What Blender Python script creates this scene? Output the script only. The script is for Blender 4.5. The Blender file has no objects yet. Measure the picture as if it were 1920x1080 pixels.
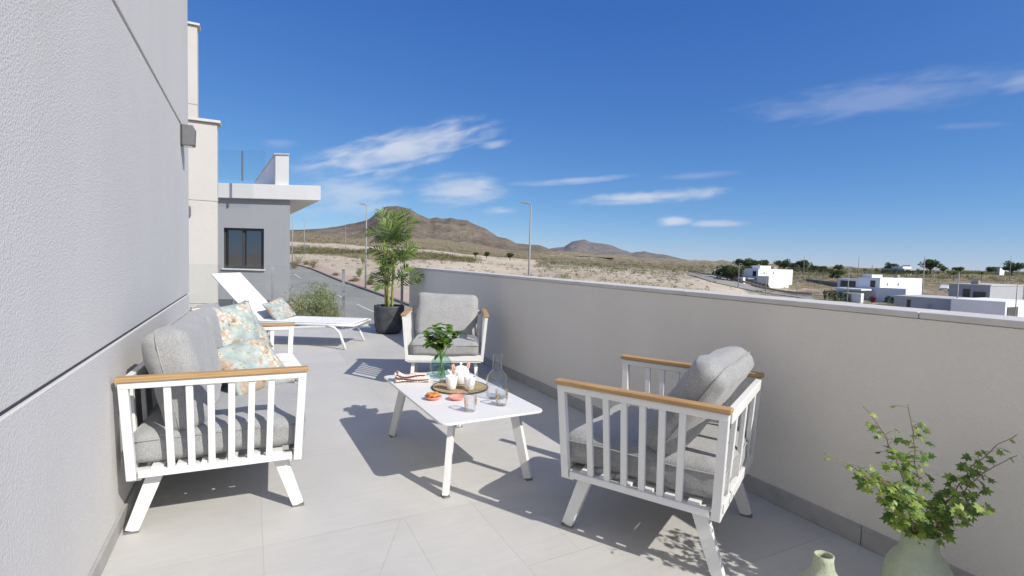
import bpy, bmesh, math, random
from mathutils import Vector, Matrix, Quaternion, noise
rnd = random.Random(7)
S = bpy.context.scene
COL = S.collection
V = Vector
# ------------------------------------------------------------------ camera
CAMH = 1.17
F = 960.0
def _cam_axes():
    p1 = V((471-960, 540-474, -F)); p2 = V((p1.x+1000, p1.y-28.0, -F))
    up = p2.cross(p1).normalized()
    if up.y < 0: up = -up
    y = p1.normalized(); x = y.cross(up)
    return Matrix((x, y, up))
CM = _cam_axes()
cam_d = bpy.data.cameras.new('camera'); cam = bpy.data.objects.new('camera', cam_d); COL.objects.link(cam)
cam_d.sensor_width = 36; cam_d.lens = 18.0; cam_d.clip_start = 0.05; cam_d.clip_end = 40000
mw = CM.to_4x4(); mw.translation = (0, 0, CAMH); cam.matrix_world = mw
S.camera = cam
S.cycles.transparent_max_bounces = 48
S.cycles.max_bounces = 10
FWD = CM @ V((0, 0, -1)); FWD2 = V((FWD.x, FWD.y)).normalized(); RGT2 = V((FWD2.y, -FWD2.x))
def ray(u, v): return CM @ V((u-960, 540-v, -F))
def at(u, v, D): return V((0, 0, CAMH)) + ray(u, v)*(D/F)        # real point seen at (u,v), D metres ahead
# ------------------------------------------------------------------ light
SUN = V((0.55, -1.12, 1.0)).normalized()
SUN_EL = math.asin(SUN.z); SUN_ROT = math.atan2(SUN.x, SUN.y)
sd = bpy.data.lights.new('sun', 'SUN'); sd.energy = 4.3; sd.angle = math.radians(0.53); sd.color = (1.0, 0.95, 0.87)
so = bpy.data.objects.new('sun', sd); COL.objects.link(so); so.rotation_euler = SUN.to_track_quat('Z', 'Y').to_euler(); so.location = (20, -40, 40)
S.view_settings.view_transform = 'Standard'; S.view_settings.look = 'None'; S.view_settings.exposure = 0.25; S.view_settings.gamma = 1.0
W = bpy.data.worlds.new('World'); S.world = W; W.use_nodes = True
def build_world():
    nt = W.node_tree; N = nt.nodes; L = nt.links; N.clear()
    out = N.new('ShaderNodeOutputWorld'); bg = N.new('ShaderNodeBackground'); bg.inputs[1].default_value = 0.118
    sky = N.new('ShaderNodeTexSky'); sky.sky_type = 'NISHITA'; sky.sun_disc = False
    sky.sun_elevation = SUN_EL; sky.sun_rotation = SUN_ROT; sky.altitude = 3000; sky.air_density = 1.0; sky.dust_density = 0.3; sky.ozone_density = 10.0
    tc = N.new('ShaderNodeTexCoord')
    def M(op, a, b=None, clamp=False):
        n = N.new('ShaderNodeMath'); n.operation = op; n.use_clamp = clamp
        for i, x in enumerate((a, b)):
            if x is None: continue
            if isinstance(x, (int, float)): n.inputs[i].default_value = x
            else: L.new(x, n.inputs[i])
        return n.outputs[0]
    sep = N.new('ShaderNodeSeparateXYZ'); L.new(tc.outputs['Generated'], sep.inputs[0])
    az = M('ARCTAN2', sep.outputs[0], sep.outputs[1]); el = M('ARCSINE', sep.outputs[2])
    def ae(u, v):
        d = ray(u, v).normalized(); return math.atan2(d.x, d.y), math.asin(d.z)
    clouds = [  # two ends of its axis, half thickness px, density, seed
        ((560, 322), (925, 238), 40, 0.75, 1.3), ((770, 362), (955, 352), 34, 0.62, 4.1), ((900, 396), (975, 394), 10, 0.45, 2.2),
        ((545, 378), (770, 352), 44, 0.5, 9.4), ((1065, 378), (1370, 358), 15, 0.66, 5.7), ((960, 346), (1195, 328), 9, 0.42, 6.9), ((1228, 418), (1300, 415), 11, 0.7, 3.3),
        ((1290, 420), (1405, 419), 8, 0.5, 7.3), ((1375, 215), (1960, 130), 46, 0.2, 8.2), ((1725, 240), (1885, 233), 8, 0.10, 2.9), ((1840, 168), (1990, 135), 22, 0.28, 5.1), ((1235, 335), (1400, 322), 9, 0.16, 1.9),
        ((895, 275), (960, 265), 10, 0.4, 12.9), ((480, 268), (560, 270), 10, 0.15, 13.9)]
    tot = None
    for (a, b, th, dens, seed) in clouds:
        a0, e0 = ae(*a); a1, e1 = ae(*b); am, em = (a0+a1)/2, (e0+e1)/2
        ang = math.atan2(e1-e0, a1-a0); hl = math.hypot(e1-e0, a1-a0)/2
        at2, et2 = ae((a[0]+b[0])/2, (a[1]+b[1])/2+th); ht = abs(et2-em)
        dx = M('SUBTRACT', az, am); dy = M('SUBTRACT', el, em)
        p = M('ADD', M('MULTIPLY', dx, math.cos(ang)), M('MULTIPLY', dy, math.sin(ang)))
        q = M('SUBTRACT', M('MULTIPLY', dy, math.cos(ang)), M('MULTIPLY', dx, math.sin(ang)))
        cx = N.new('ShaderNodeCombineXYZ'); L.new(M('MULTIPLY', p, 9.0), cx.inputs[0]); L.new(M('MULTIPLY', q, 34.0), cx.inputs[1]); cx.inputs[2].default_value = seed
        nz = N.new('ShaderNodeTexNoise'); nz.inputs['Scale'].default_value = 1.6; nz.inputs['Detail'].default_value = 6; nz.inputs['Roughness'].default_value = 0.52; nz.inputs['Distortion'].default_value = 0.3
        L.new(cx.outputs[0], nz.inputs['Vector'])
        P = M('DIVIDE', p, hl); Q = M('DIVIDE', q, ht)
        d = M('SQRT', M('ADD', M('MULTIPLY', P, P), M('MULTIPLY', Q, Q)))
        dn = M('ADD', d, M('MULTIPLY', M('SUBTRACT', nz.outputs[0], 0.5), 2.0))
        mr = N.new('ShaderNodeMapRange'); mr.interpolation_type = 'SMOOTHSTEP'
        mr.inputs['From Min'].default_value = 1.2; mr.inputs['From Max'].default_value = -0.05; mr.inputs['To Min'].default_value = 0.0; mr.inputs['To Max'].default_value = dens
        L.new(dn, mr.inputs['Value'])
        # fade with true distance, so no noise blob far away
        fd = N.new('ShaderNodeMapRange'); fd.interpolation_type = 'SMOOTHSTEP'; fd.inputs['From Min'].default_value = 1.45; fd.inputs['From Max'].default_value = 0.8
        L.new(d, fd.inputs['Value'])
        m = M('MULTIPLY', mr.outputs[0], fd.outputs[0])
        tot = m if tot is None else M('MAXIMUM', tot, m)
    # tint of the clear sky
    sc = N.new('ShaderNodeSeparateColor'); L.new(sky.outputs[0], sc.inputs[0]); hs = N.new('ShaderNodeCombineColor')
    for k, (g, m) in enumerate(((1.12, 0.78), (0.84, 1.03), (0.47, 2.16))): L.new(M('MULTIPLY', M('POWER', sc.outputs[k], g), m), hs.inputs[k])
    # bright hazy sky round the sun, behind the camera
    dt = N.new('ShaderNodeVectorMath'); dt.operation = 'DOT_PRODUCT'; L.new(tc.outputs['Generated'], dt.inputs[0]); dt.inputs[1].default_value = SUN
    au = M('MULTIPLY', M('POWER', M('MAXIMUM', dt.outputs['Value'], 0.0), 4.0), 5.2)
    gl = N.new('ShaderNodeMix'); gl.data_type = 'RGBA'; gl.blend_type = 'ADD'; gl.clamp_result = False; L.new(au, gl.inputs['Factor']); gl.clamp_factor = False; L.new(hs.outputs[0], gl.inputs['A']); gl.inputs['B'].default_value = (1.0, 0.90, 0.74, 1)
    mx = N.new('ShaderNodeMix'); mx.data_type = 'RGBA'; L.new(tot, mx.inputs['Factor']); L.new(gl.outputs['Result'], mx.inputs['A']); mx.inputs['B'].default_value = (5.6, 5.8, 6.2, 1)
    L.new(mx.outputs['Result'], bg.inputs[0]); L.new(bg.outputs[0], out.inputs[0])
build_world()

# ------------------------------------------------------------------ helpers
def tag(o, label=None, cat=None, group=None, kind=None):
    if label: o['label'] = label
    if cat: o['category'] = cat
    if group: o['group'] = group
    if kind: o['kind'] = kind
    return o
def empty(name, loc=(0, 0, 0), rz=0.0, label=None, cat=None, group=None):
    o = bpy.data.objects.new(name, None); COL.objects.link(o); o.location = loc; o.rotation_euler = (0, 0, rz); o.empty_display_size = 0.1
    return tag(o, label, cat, group)
def copy_tree(o, parent=None):
    c = o.copy(); COL.objects.link(c); c.parent = parent
    for ch in list(o.children): copy_tree(ch, c)
    return c
class MB:
    def __init__(s): s.v = []; s.f = []
    def add(s, vs, fs):
        n = len(s.v); s.v += [V(p) for p in vs]; s.f += [tuple(i+n for i in f) for f in fs]; return s
    def box(s, c, size, R=None):
        c = V(c); x, y, z = size[0]/2, size[1]/2, size[2]/2
        vs = [V((a, b, d)) for d in (-z, z) for (a, b) in ((-x, -y), (x, -y), (x, y), (-x, y))]
        if R is not None: vs = [R @ p for p in vs]
        return s.add([c+p for p in vs], [(3, 2, 1, 0), (4, 5, 6, 7), (0, 1, 5, 4), (1, 2, 6, 5), (2, 3, 7, 6), (3, 0, 4, 7)])
    def bb(s, x0, x1, y0, y1, z0, z1): return s.box(((x0+x1)/2, (y0+y1)/2, (z0+z1)/2), (abs(x1-x0), abs(y1-y0), abs(z1-z0)))
    def bar(s, p0, p1, w, t, side, w1=None, t1=None):
        p0, p1 = V(p0), V(p1); d = (p1-p0).normalized(); sd = V(side); sd = (sd-d*sd.dot(d)).normalized(); n = d.cross(sd)
        w1 = w if w1 is None else w1; t1 = t if t1 is None else t1
        vs = []
        for p, a, b in ((p0, w/2, t/2), (p1, w1/2, t1/2)):
            vs += [p-sd*a-n*b, p+sd*a-n*b, p+sd*a+n*b, p-sd*a+n*b]
        return s.add(vs, [(3, 2, 1, 0), (4, 5, 6, 7), (0, 1, 5, 4), (1, 2, 6, 5), (2, 3, 7, 6), (3, 0, 4, 7)])
    def tube(s, pts, r, n=8):
        pts = [V(p) for p in pts]; rs = r if isinstance(r, (list, tuple)) else [r]*len(pts)
        vs = []; fs = []; ref = None
        for i, p in enumerate(pts):
            d = (pts[min(i+1, len(pts)-1)]-pts[max(i-1, 0)]).normalized()
            if ref is None: ref = d.orthogonal().normalized()
            a = (ref-d*ref.dot(d)); a = a.normalized() if a.length > 1e-6 else d.orthogonal().normalized(); ref = a; b = d.cross(a)
            for k in range(n):
                t = 2*math.pi*k/n; vs.append(p+(a*math.cos(t)+b*math.sin(t))*rs[i])
        for i in range(len(pts)-1):
            for k in range(n):
                fs.append((i*n+k, i*n+(k+1) % n, (i+1)*n+(k+1) % n, (i+1)*n+k))
        fs.append(tuple(range(n-1, -1, -1))); fs.append(tuple((len(pts)-1)*n+k for k in range(n)))
        return s.add(vs, fs)
    def lathe(s, prof, c=(0, 0, 0), n=32, wob=None):
        c = V(c); vs = []; fs = []
        for i, (r, z) in enumerate(prof):
            for k in range(n):
                t = 2*math.pi*k/n; rr = r*(1+(wob(t, z) if wob else 0)); vs.append(c+V((rr*math.cos(t), rr*math.sin(t), z)))
        for i in range(len(prof)-1):
            for k in range(n): fs.append((i*n+k, i*n+(k+1) % n, (i+1)*n+(k+1) % n, (i+1)*n+k))
        return s.add(vs, fs)
    def prism(s, poly, z0, z1):
        n = len(poly); vs = [V((p[0], p[1], z0)) for p in poly]+[V((p[0], p[1], z1)) for p in poly]
        return s.add(vs, [tuple(range(n-1, -1, -1)), tuple(range(n, 2*n))]+[(i, (i+1) % n, n+(i+1) % n, n+i) for i in range(n)])
    def xf(s, M, i0=0):
        for i in range(i0, len(s.v)): s.v[i] = M @ s.v[i]
        return s
    def build(s, name, mat, parent=None, smooth=False, bevel=0, loc=None, seg=2, weld=False, sub=0, autos=None):
        me = bpy.data.meshes.new(name); me.from_pydata(s.v, [], s.f)
        if weld:
            bm = bmesh.new(); bm.from_mesh(me); bmesh.ops.remove_doubles(bm, verts=bm.verts, dist=1e-5); bm.to_mesh(me); bm.free()
        me.update()
        o = bpy.data.objects.new(name, me); COL.objects.link(o)
        if mat: me.materials.append(mat)
        if parent: o.parent = parent
        if loc: o.location = loc
        if smooth:
            for p in me.polygons: p.use_smooth = True
        if bevel:
            m = o.modifiers.new('b', 'BEVEL'); m.width = bevel; m.segments = seg; m.limit_method = 'ANGLE'; m.angle_limit = math.radians(40)
        if sub:
            m = o.modifiers.new('s', 'SUBSURF'); m.levels = sub; m.render_levels = sub
        return o
# ------------------------------------------------------------------ materials
class NT:
    def __init__(s, name):
        s.m = bpy.data.materials.new(name); s.m.use_nodes = True; s.t = s.m.node_tree; s.N = s.t.nodes; s.L = s.t.links
        s.b = s.N['Principled BSDF']; s.o = s.N['Material Output']; s.tc = s.N.new('ShaderNodeTexCoord')
    def n(s, t, **k):
        x = s.N.new('ShaderNode'+t)
        for a, b in k.items(): setattr(x, a, b)
        return x
    def link(s, a, b): s.L.new(a, b)
    def coord(s, which='Object', scale=(1, 1, 1), rot=(0, 0, 0)):
        mp = s.n('Mapping'); mp.inputs['Scale'].default_value = scale; mp.inputs['Rotation'].default_value = rot; s.link(s.tc.outputs[which], mp.inputs[0]); return mp.outputs[0]
    def noise(s, vec, scale, detail=4, rough=0.55, dist=0):
        x = s.n('TexNoise'); x.inputs['Scale'].default_value = scale; x.inputs['Detail'].default_value = detail; x.inputs['Roughness'].default_value = rough; x.inputs['Distortion'].default_value = dist
        s.link(vec, x.inputs['Vector']); return x.outputs[0]
    def vor(s, vec, scale, feature='F1', out='Distance', rand=1):
        x = s.n('TexVoronoi', feature=feature); x.inputs['Scale'].default_value = scale; x.inputs['Randomness'].default_value = rand; s.link(vec, x.inputs['Vector']); return x.outputs[out]
    def ramp(s, fac, stops, interp='LINEAR'):
        x = s.n('ValToRGB'); x.color_ramp.interpolation = interp; e = x.color_ramp.elements
        while len(e) < len(stops): e.new(0.5)
        for i, (p, c) in enumerate(stops): e[i].position = p; e[i].color = (c[0], c[1], c[2], 1) if not isinstance(c, (int, float)) else (c, c, c, 1)
        s.link(fac, x.inputs[0]); return x.outputs[0]
    def math(s, op, a, b=None, clamp=False):
        x = s.n('Math', operation=op, use_clamp=clamp)
        for i, q in enumerate((a, b)):
            if q is None: continue
            if isinstance(q, (int, float)): x.inputs[i].default_value = q
            else: s.link(q, x.inputs[i])
        return x.outputs[0]
    def mix(s, fac, a, b, mode='MIX'):
        x = s.n('Mix', data_type='RGBA', blend_type=mode)
        for sock, q in ((x.inputs['Factor'], fac), (x.inputs['A'], a), (x.inputs['B'], b)):
            if isinstance(q, (int, float)): sock.default_value = q if sock.type == 'VALUE' else (q, q, q, 1)
            elif isinstance(q, (tuple, list)): sock.default_value = (q[0], q[1], q[2], 1)
            else: s.link(q, sock)
        return x.outputs['Result']
    def bump(s, h, dist, strength=1.0):
        x = s.n('Bump'); x.inputs['Strength'].default_value = strength; x.inputs['Distance'].default_value = dist; s.link(h, x.inputs['Height']); s.link(x.outputs[0], s.b.inputs['Normal'])
    def col(s, c):
        if isinstance(c, (tuple, list)): s.b.inputs['Base Color'].default_value = (c[0], c[1], c[2], 1)
        else: s.link(c, s.b.inputs['Base Color'])
        return s
    def set(s, **k):
        for a, v in k.items(): s.b.inputs[{'rough': 'Roughness', 'metal': 'Metallic', 'spec': 'Specular IOR Level', 'sheen': 'Sheen Weight', 'coat': 'Coat Weight', 'trans': 'Transmission Weight', 'ior': 'IOR', 'alpha': 'Alpha'}[a]].default_value = v
        return s
MAT = {}
def simple(name, c, rough=0.6, var=0.08, scale=8, bump=0, bscale=60, metal=0.0, spec=0.5):
    t = NT(name); vec = t.coord(); nz = t.noise(vec, scale, 5)
    lo = [x*(1-var) for x in c]; hi = [min(1, x*(1+var)) for x in c]
    t.col(t.ramp(nz, [(0.3, lo), (0.7, hi)])).set(rough=rough, metal=metal, spec=spec)
    if bump: t.bump(t.noise(vec, bscale, 4), bump)
    MAT[name] = t.m; return t.m
def stucco(name, c, depth=0.004, scale=120, var=0.05, mark=0.035):
    t = NT(name); vec = t.coord()
    big = t.noise(vec, 0.7, 6, 0.6); st = t.noise(t.coord(scale=(1.5, 1.5, 0.25)), 2.0, 5, 0.6)
    c1 = t.ramp(big, [(0.25, [x*(1-var) for x in c]), (0.75, [x*(1+var*0.6) for x in c])])
    c2 = t.mix(t.ramp(st, [(0.35, 1.0), (0.75, 0.0)]), c1, t.mix(mark*2, c1, (0.30, 0.28, 0.25)))
    t.col(c2).set(rough=0.9, spec=0.25)
    h = t.math('ADD', t.noise(vec, scale, 3, 0.6), t.math('MULTIPLY', t.vor(vec, scale*0.8), 0.7))
    h = t.math('ADD', h, t.math('MULTIPLY', t.noise(vec, 3, 3), 1.5)); t.bump(h, depth)
    MAT[name] = t.m; return t.m
stucco('stucco_grey', (0.60, 0.588, 0.57), 0.0014, 170)
stucco('stucco_cream', (0.55, 0.525, 0.485), 0.003, 130)
stucco('parapet_cream', (0.74, 0.705, 0.64), 0.0022, 140)
stucco('facade_grey', (0.37, 0.385, 0.40), 0.003, 110)  # lowered to hold the shade on the neighbour's front; other grey walls share it
stucco('facade_white', (0.74, 0.74, 0.73), 0.002, 90)
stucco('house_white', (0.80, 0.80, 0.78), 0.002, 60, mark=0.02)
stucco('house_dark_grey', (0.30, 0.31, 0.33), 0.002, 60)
simple('white_metal', (0.70, 0.70, 0.685), 0.42, 0.03, 6, 0.0004, 500)
simple('table_white', (0.70, 0.695, 0.68), 0.38, 0.02, 5, 0.0003, 400)
simple('black_rubber', (0.16, 0.16, 0.155), 0.7)
simple('coping_white', (0.56, 0.54, 0.505), 0.6, 0.06, 6, 0.001, 120)
simple('dark_metal', (0.06, 0.062, 0.065), 0.4, 0.1, 10)
simple('lamp_grey', (0.13, 0.13, 0.135), 0.45, 0.08, 30)
simple('steel', (0.42, 0.42, 0.41), 0.38, 0.1, 20, metal=0.85)
simple('galvanised', (0.27, 0.27, 0.265), 0.6, 0.12, 12)
simple('pot_black', (0.055, 0.058, 0.064), 0.6, 0.5, 9, 0.001, 40)
simple('soil', (0.05, 0.035, 0.025), 0.95, 0.4, 40, 0.01, 60)
simple('porcelain', (0.82, 0.81, 0.79), 0.18, 0.02, 8)
simple('pink_ceramic', (0.72, 0.30, 0.24), 0.3, 0.12, 40)
simple('pastry', (0.50, 0.20, 0.05), 0.5, 0.45, 28, 0.002, 120)
simple('terra_handle', (0.60, 0.36, 0.24), 0.5, 0.1, 30)
simple('gold', (0.75, 0.48, 0.15), 0.3, 0.1, 30, metal=0.7)
simple('skirting_grey', (0.36, 0.355, 0.34), 0.55, 0.1, 14, 0.0006, 200)
simple('plinth_grey', (0.13, 0.14, 0.16), 0.8, 0.1, 8)
simple('bark', (0.16, 0.11, 0.07), 0.9, 0.3, 30, 0.01, 40)
simple('twig', (0.20, 0.15, 0.07), 0.7, 0.25, 60)
simple('green_stem', (0.20, 0.27, 0.07), 0.5, 0.25, 40)
simple('cane', (0.30, 0.31, 0.08), 0.5, 0.45, 26)
simple('kerb', (0.20, 0.18, 0.165), 0.85, 0.1, 3)  # dark tone stands in for shade on the kerb's face
simple('road_paint', (0.60, 0.60, 0.58), 0.8, 0.15, 8)
simple('brown_wall', (0.22, 0.15, 0.10), 0.9, 0.1, 1)
simple('car_white', (0.75, 0.75, 0.75), 0.25, 0.02, 1)
simple('car_glass', (0.02, 0.025, 0.03), 0.1, 0.1, 1)
simple('tyre', (0.02, 0.02, 0.02), 0.8, 0.1, 1)
simple('garden_gravel', (0.30, 0.28, 0.25), 0.95, 0.3, 6, 0.02, 60)
simple('stone_wall', (0.26, 0.22, 0.18), 0.95, 0.3, 1.5, 0.1, 3)
def m_window():
    t = NT('window_glass'); t.col((0.17, 0.185, 0.20)).set(rough=0.02, metal=1.0); t.bump(t.noise(t.coord(), 2.5, 2), 0.0015); MAT['window_glass'] = t.m
m_window()
simple('dark_pane', (0.03, 0.034, 0.038), 0.12, 0.3, 2)
def m_floor():
    t = NT('floor_tiles'); vec = t.coord()
    sx = t.n('SeparateXYZ'); t.link(vec, sx.inputs[0]); X, Y = sx.outputs[0], sx.outputs[1]
    def line(c, off, sp, w):
        f = t.math('SUBTRACT', t.math('FRACT', t.math('DIVIDE', t.math('SUBTRACT', c, off-sp/2), sp)), 0.5)
        d = t.math('MULTIPLY', t.math('ABSOLUTE', f), sp); return t.math('LESS_THAN', d, w)
    g = t.math('MAXIMUM', line(X, 0.042, 0.9, 0.0013), line(Y, 2.209, 0.9, 0.0013))
    for (a, b) in (((0.60, 2.209), (0.31, 1.6)), ((0.61, 2.2), (0.612, 1.3)), ((1.20, 1.85), (1.19, 1.66)), ((0.945, 1.655), (1.3, 1.662))):
        ax, ay = a; dx, dy = b[0]-ax, b[1]-ay; l = math.hypot(dx, dy); dx /= l; dy /= l
        px = t.math('SUBTRACT', X, ax); py = t.math('SUBTRACT', Y, ay)
        al = t.math('ADD', t.math('MULTIPLY', px, dx), t.math('MULTIPLY', py, dy)); pe = t.math('ABSOLUTE', t.math('SUBTRACT', t.math('MULTIPLY', py, dx), t.math('MULTIPLY', px, dy)))
        k = t.math('MULTIPLY', t.math('LESS_THAN', pe, 0.0013), t.math('MULTIPLY', t.math('GREATER_THAN', al, 0), t.math('LESS_THAN', al, l)))
        g = t.math('MAXIMUM', g, k)
    n1 = t.noise(vec, 1.7, 7, 0.65, 0.4); n2 = t.noise(t.coord(scale=(1, 6, 1)), 6, 6, 0.7); n3 = t.noise(vec, 260, 3, 0.6)
    # each tile a shade of its own
    fl = t.n('Vector Math'.replace(' ', ''), operation='FLOOR'); mp = t.n('Mapping'); mp.inputs['Location'].default_value = (-0.042/0.9, -2.209/0.9, 0); mp.inputs['Scale'].default_value = (1/0.9, 1/0.9, 1)
    t.link(vec, mp.inputs[0]); t.link(mp.outputs[0], fl.inputs[0]); wn = t.n('TexWhiteNoise'); t.link(fl.outputs[0], wn.inputs['Vector'])
    f = t.math('ADD', t.math('MULTIPLY', n1, 0.45), t.math('ADD', t.math('MULTIPLY', n2, 0.35), t.math('ADD', t.math('MULTIPLY', n3, 0.3), t.math('MULTIPLY', wn.outputs['Value'], 0.12))))
    c = t.ramp(f, [(0.35, (0.40, 0.392, 0.368)), (0.72, (0.515, 0.506, 0.48))])
    t.col(t.mix(t.math('MULTIPLY', g, 0.6), c, (0.40, 0.375, 0.33)))
    t.set(spec=0.35); r = t.ramp(n2, [(0.3, 0.5), (0.7, 0.68)]); t.link(r, t.b.inputs['Roughness'])
    t.bump(t.math('SUBTRACT', t.math('MULTIPLY', n3, 0.4), g), 0.0009, 0.8); MAT['floor_tiles'] = t.m
m_floor()
def m_wood():
    t = NT('teak'); vec = t.coord(scale=(1, 1, 1))
    w = t.noise(t.coord(scale=(60, 3.0, 60)), 1.5, 6, 0.6, 0.6); n = t.noise(t.coord(scale=(200, 14, 200)), 2, 4)
    c = t.ramp(w, [(0.3, (0.32, 0.185, 0.078)), (0.55, (0.47, 0.30, 0.135)), (0.8, (0.55, 0.37, 0.185))])
    t.col(t.mix(t.math('MULTIPLY', n, 0.35), c, (0.22, 0.11, 0.04))).set(rough=0.55); t.bump(w, 0.0006); MAT['teak'] = t.m
m_wood()
def m_fabric(name, c, sc=1.0):
    t = NT(name); v1 = t.coord(scale=(1, 1, 1))
    nx = t.noise(t.coord(scale=(420*sc, 60*sc, 420*sc)), 1, 3, 0.6); ny = t.noise(t.coord(scale=(60*sc, 420*sc, 60*sc)), 1, 3, 0.6)
    fine = t.noise(v1, 170*sc, 4, 0.7); big = t.noise(v1, 5, 4)
    f = t.math('ADD', t.math('MULTIPLY', t.math('MAXIMUM', nx, ny), 0.6), t.math('ADD', t.math('MULTIPLY', fine, 0.45), t.math('MULTIPLY', big, 0.12)))
    t.col(t.ramp(f, [(0.48, [x*0.62 for x in c]), (0.66, c), (0.85, [x*1.28 for x in c])])).set(rough=0.95, spec=0.15, sheen=0.25)
    h = t.math('ADD', t.math('MULTIPLY', f, 0.004), t.math('MULTIPLY', t.noise(v1, 7, 3, 0.5, 0.6), 0.016)); t.bump(h, 1.0, 0.4); MAT[name] = t.m
m_fabric('grey_fabric', (0.34, 0.342, 0.34), 1.15)
m_fabric('white_throw', (0.78, 0.77, 0.74), 0.6)
m_fabric('sling_white', (0.80, 0.80, 0.79), 1.5)
def m_floral():
    t = NT('floral_fabric'); oi = t.n('ObjectInfo'); vec0 = t.coord(); ad = t.n('VectorMath', operation='ADD'); t.link(vec0, ad.inputs[0]); t.link(oi.outputs['Location'], ad.inputs[1]); vec = ad.outputs[0]
    wn = t.n('TexNoise'); wn.inputs['Scale'].default_value = 14; wn.inputs['Detail'].default_value = 4; t.link(vec, wn.inputs['Vector'])
    wv = t.n('VectorMath', operation='MULTIPLY_ADD'); t.link(wn.outputs['Color'], wv.inputs[0]); wv.inputs[1].default_value = (0.06, 0.06, 0.06); t.link(vec, wv.inputs[2]); w = wv.outputs[0]
    base = t.ramp(t.noise(vec, 16, 6), [(0.3, (0.24, 0.30, 0.30)), (0.55, (0.37, 0.42, 0.40)), (0.75, (0.50, 0.52, 0.46))])
    cc = t.n('TexVoronoi'); cc.inputs['Scale'].default_value = 11; t.link(w, cc.inputs['Vector']); d = cc.outputs['Distance']
    sp = t.n('SeparateColor'); t.link(cc.outputs['Color'], sp.inputs[0])
    bloom = t.ramp(sp.outputs[0], [(0.0, (0.66, 0.61, 0.53)), (0.46, (0.70, 0.65, 0.57)), (0.50, (0.47, 0.37, 0.31)), (0.64, (0.44, 0.34, 0.28)), (0.68, (0.22, 0.17, 0.12)), (0.80, (0.26, 0.20, 0.14)), (0.84, (0.62, 0.54, 0.45)), (1, (0.64, 0.57, 0.48))])
    pet = t.vor(w, 46); p2 = t.noise(w, 60, 4, 0.7)
    bloom = t.mix(t.math('MULTIPLY', t.ramp(t.math('ADD', pet, t.math('MULTIPLY', p2, 0.5)), [(0.45, 0.0), (0.85, 1.0)]), 0.75), bloom, (0.33, 0.25, 0.18))
    bloom = t.mix(t.math('MULTIPLY', t.ramp(d, [(0.08, 1.0), (0.2, 0.0)]), 0.6), bloom, (0.40, 0.29, 0.20))
    mask = t.ramp(t.math('ADD', d, t.math('MULTIPLY', t.math('SUBTRACT', p2, 0.5), 0.5)), [(0.46, 1.0), (0.56, 0.0)])
    sel = t.ramp(sp.outputs[1], [(0.13, 0.0), (0.15, 1.0)])
    c1 = t.mix(t.math('MULTIPLY', mask, sel), base, bloom)
    d2 = t.vor(w, 34); leaf = t.math('MULTIPLY', t.ramp(d2, [(0.26, 1.0), (0.36, 0.0)]), t.ramp(t.noise(vec, 15, 3), [(0.5, 0.0), (0.56, 1.0)]))
    c2 = t.mix(t.math('MULTIPLY', leaf, 0.75), c1, (0.27, 0.28, 0.18))
    dk = t.math('MULTIPLY', t.ramp(t.vor(w, 24), [(0.2, 1.0), (0.3, 0.0)]), t.ramp(t.noise(vec, 12, 3), [(0.47, 0.0), (0.54, 1.0)]))
    t.col(t.mix(t.math('MULTIPLY', dk, 0.8), c2, (0.20, 0.13, 0.08))).set(rough=0.9, spec=0.2)
    t.bump(t.math('ADD', t.math('MULTIPLY', t.noise(vec, 300, 2), 0.08), t.noise(vec, 9, 3)), 0.012, 0.6); MAT['floral_fabric'] = t.m
m_floral()
def m_leaf(name, lo, hi, sc=25, trans=0.25, rough=0.45):
    t = NT(name); oi = t.n('ObjectInfo'); g = t.n('NewGeometry'); vec = t.coord()
    f = t.math('ADD', t.math('MULTIPLY', t.noise(vec, sc, 3), 0.6), t.math('MULTIPLY', g.outputs['Random Per Island'], 0.5))
    c = t.ramp(f, [(0.3, lo), (0.75, hi)]); t.col(c).set(rough=rough, spec=0.4)
    tr = t.n('BsdfTranslucent'); t.link(t.mix(0.5, c, (0.35, 0.45, 0.05)), tr.inputs[0]); mx = t.n('MixShader'); mx.inputs[0].default_value = trans
    t.link(t.b.outputs[0], mx.inputs[1]); t.link(tr.outputs[0], mx.inputs[2]); t.link(mx.outputs[0], t.o.inputs[0]); MAT[name] = t.m
m_leaf('palm_leaf', (0.02, 0.06, 0.016), (0.17, 0.24, 0.05), 9)
m_leaf('posy_leaf', (0.04, 0.12, 0.022), (0.16, 0.30, 0.05), 30, 0.35)
m_leaf('ivy_leaf', (0.04, 0.11, 0.025), (0.30, 0.40, 0.08), 40, 0.35)
m_leaf('tree_leaf', (0.028, 0.052, 0.018), (0.075, 0.115, 0.032), 0.8, 0.12, 0.7)
m_leaf('bush_leaf', (0.035, 0.055, 0.018), (0.085, 0.11, 0.035), 0.8, 0.12, 0.7)
m_leaf('dry_leaf', (0.12, 0.12, 0.045), (0.26, 0.23, 0.10), 1.2, 0.15, 0.8)
m_leaf('garden_leaf', (0.12, 0.16, 0.05), (0.32, 0.34, 0.15), 2.5, 0.2, 0.7)
m_leaf('bougainvillea', (0.16, 0.02, 0.06), (0.28, 0.04, 0.1), 2, 0.2, 0.7)
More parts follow.
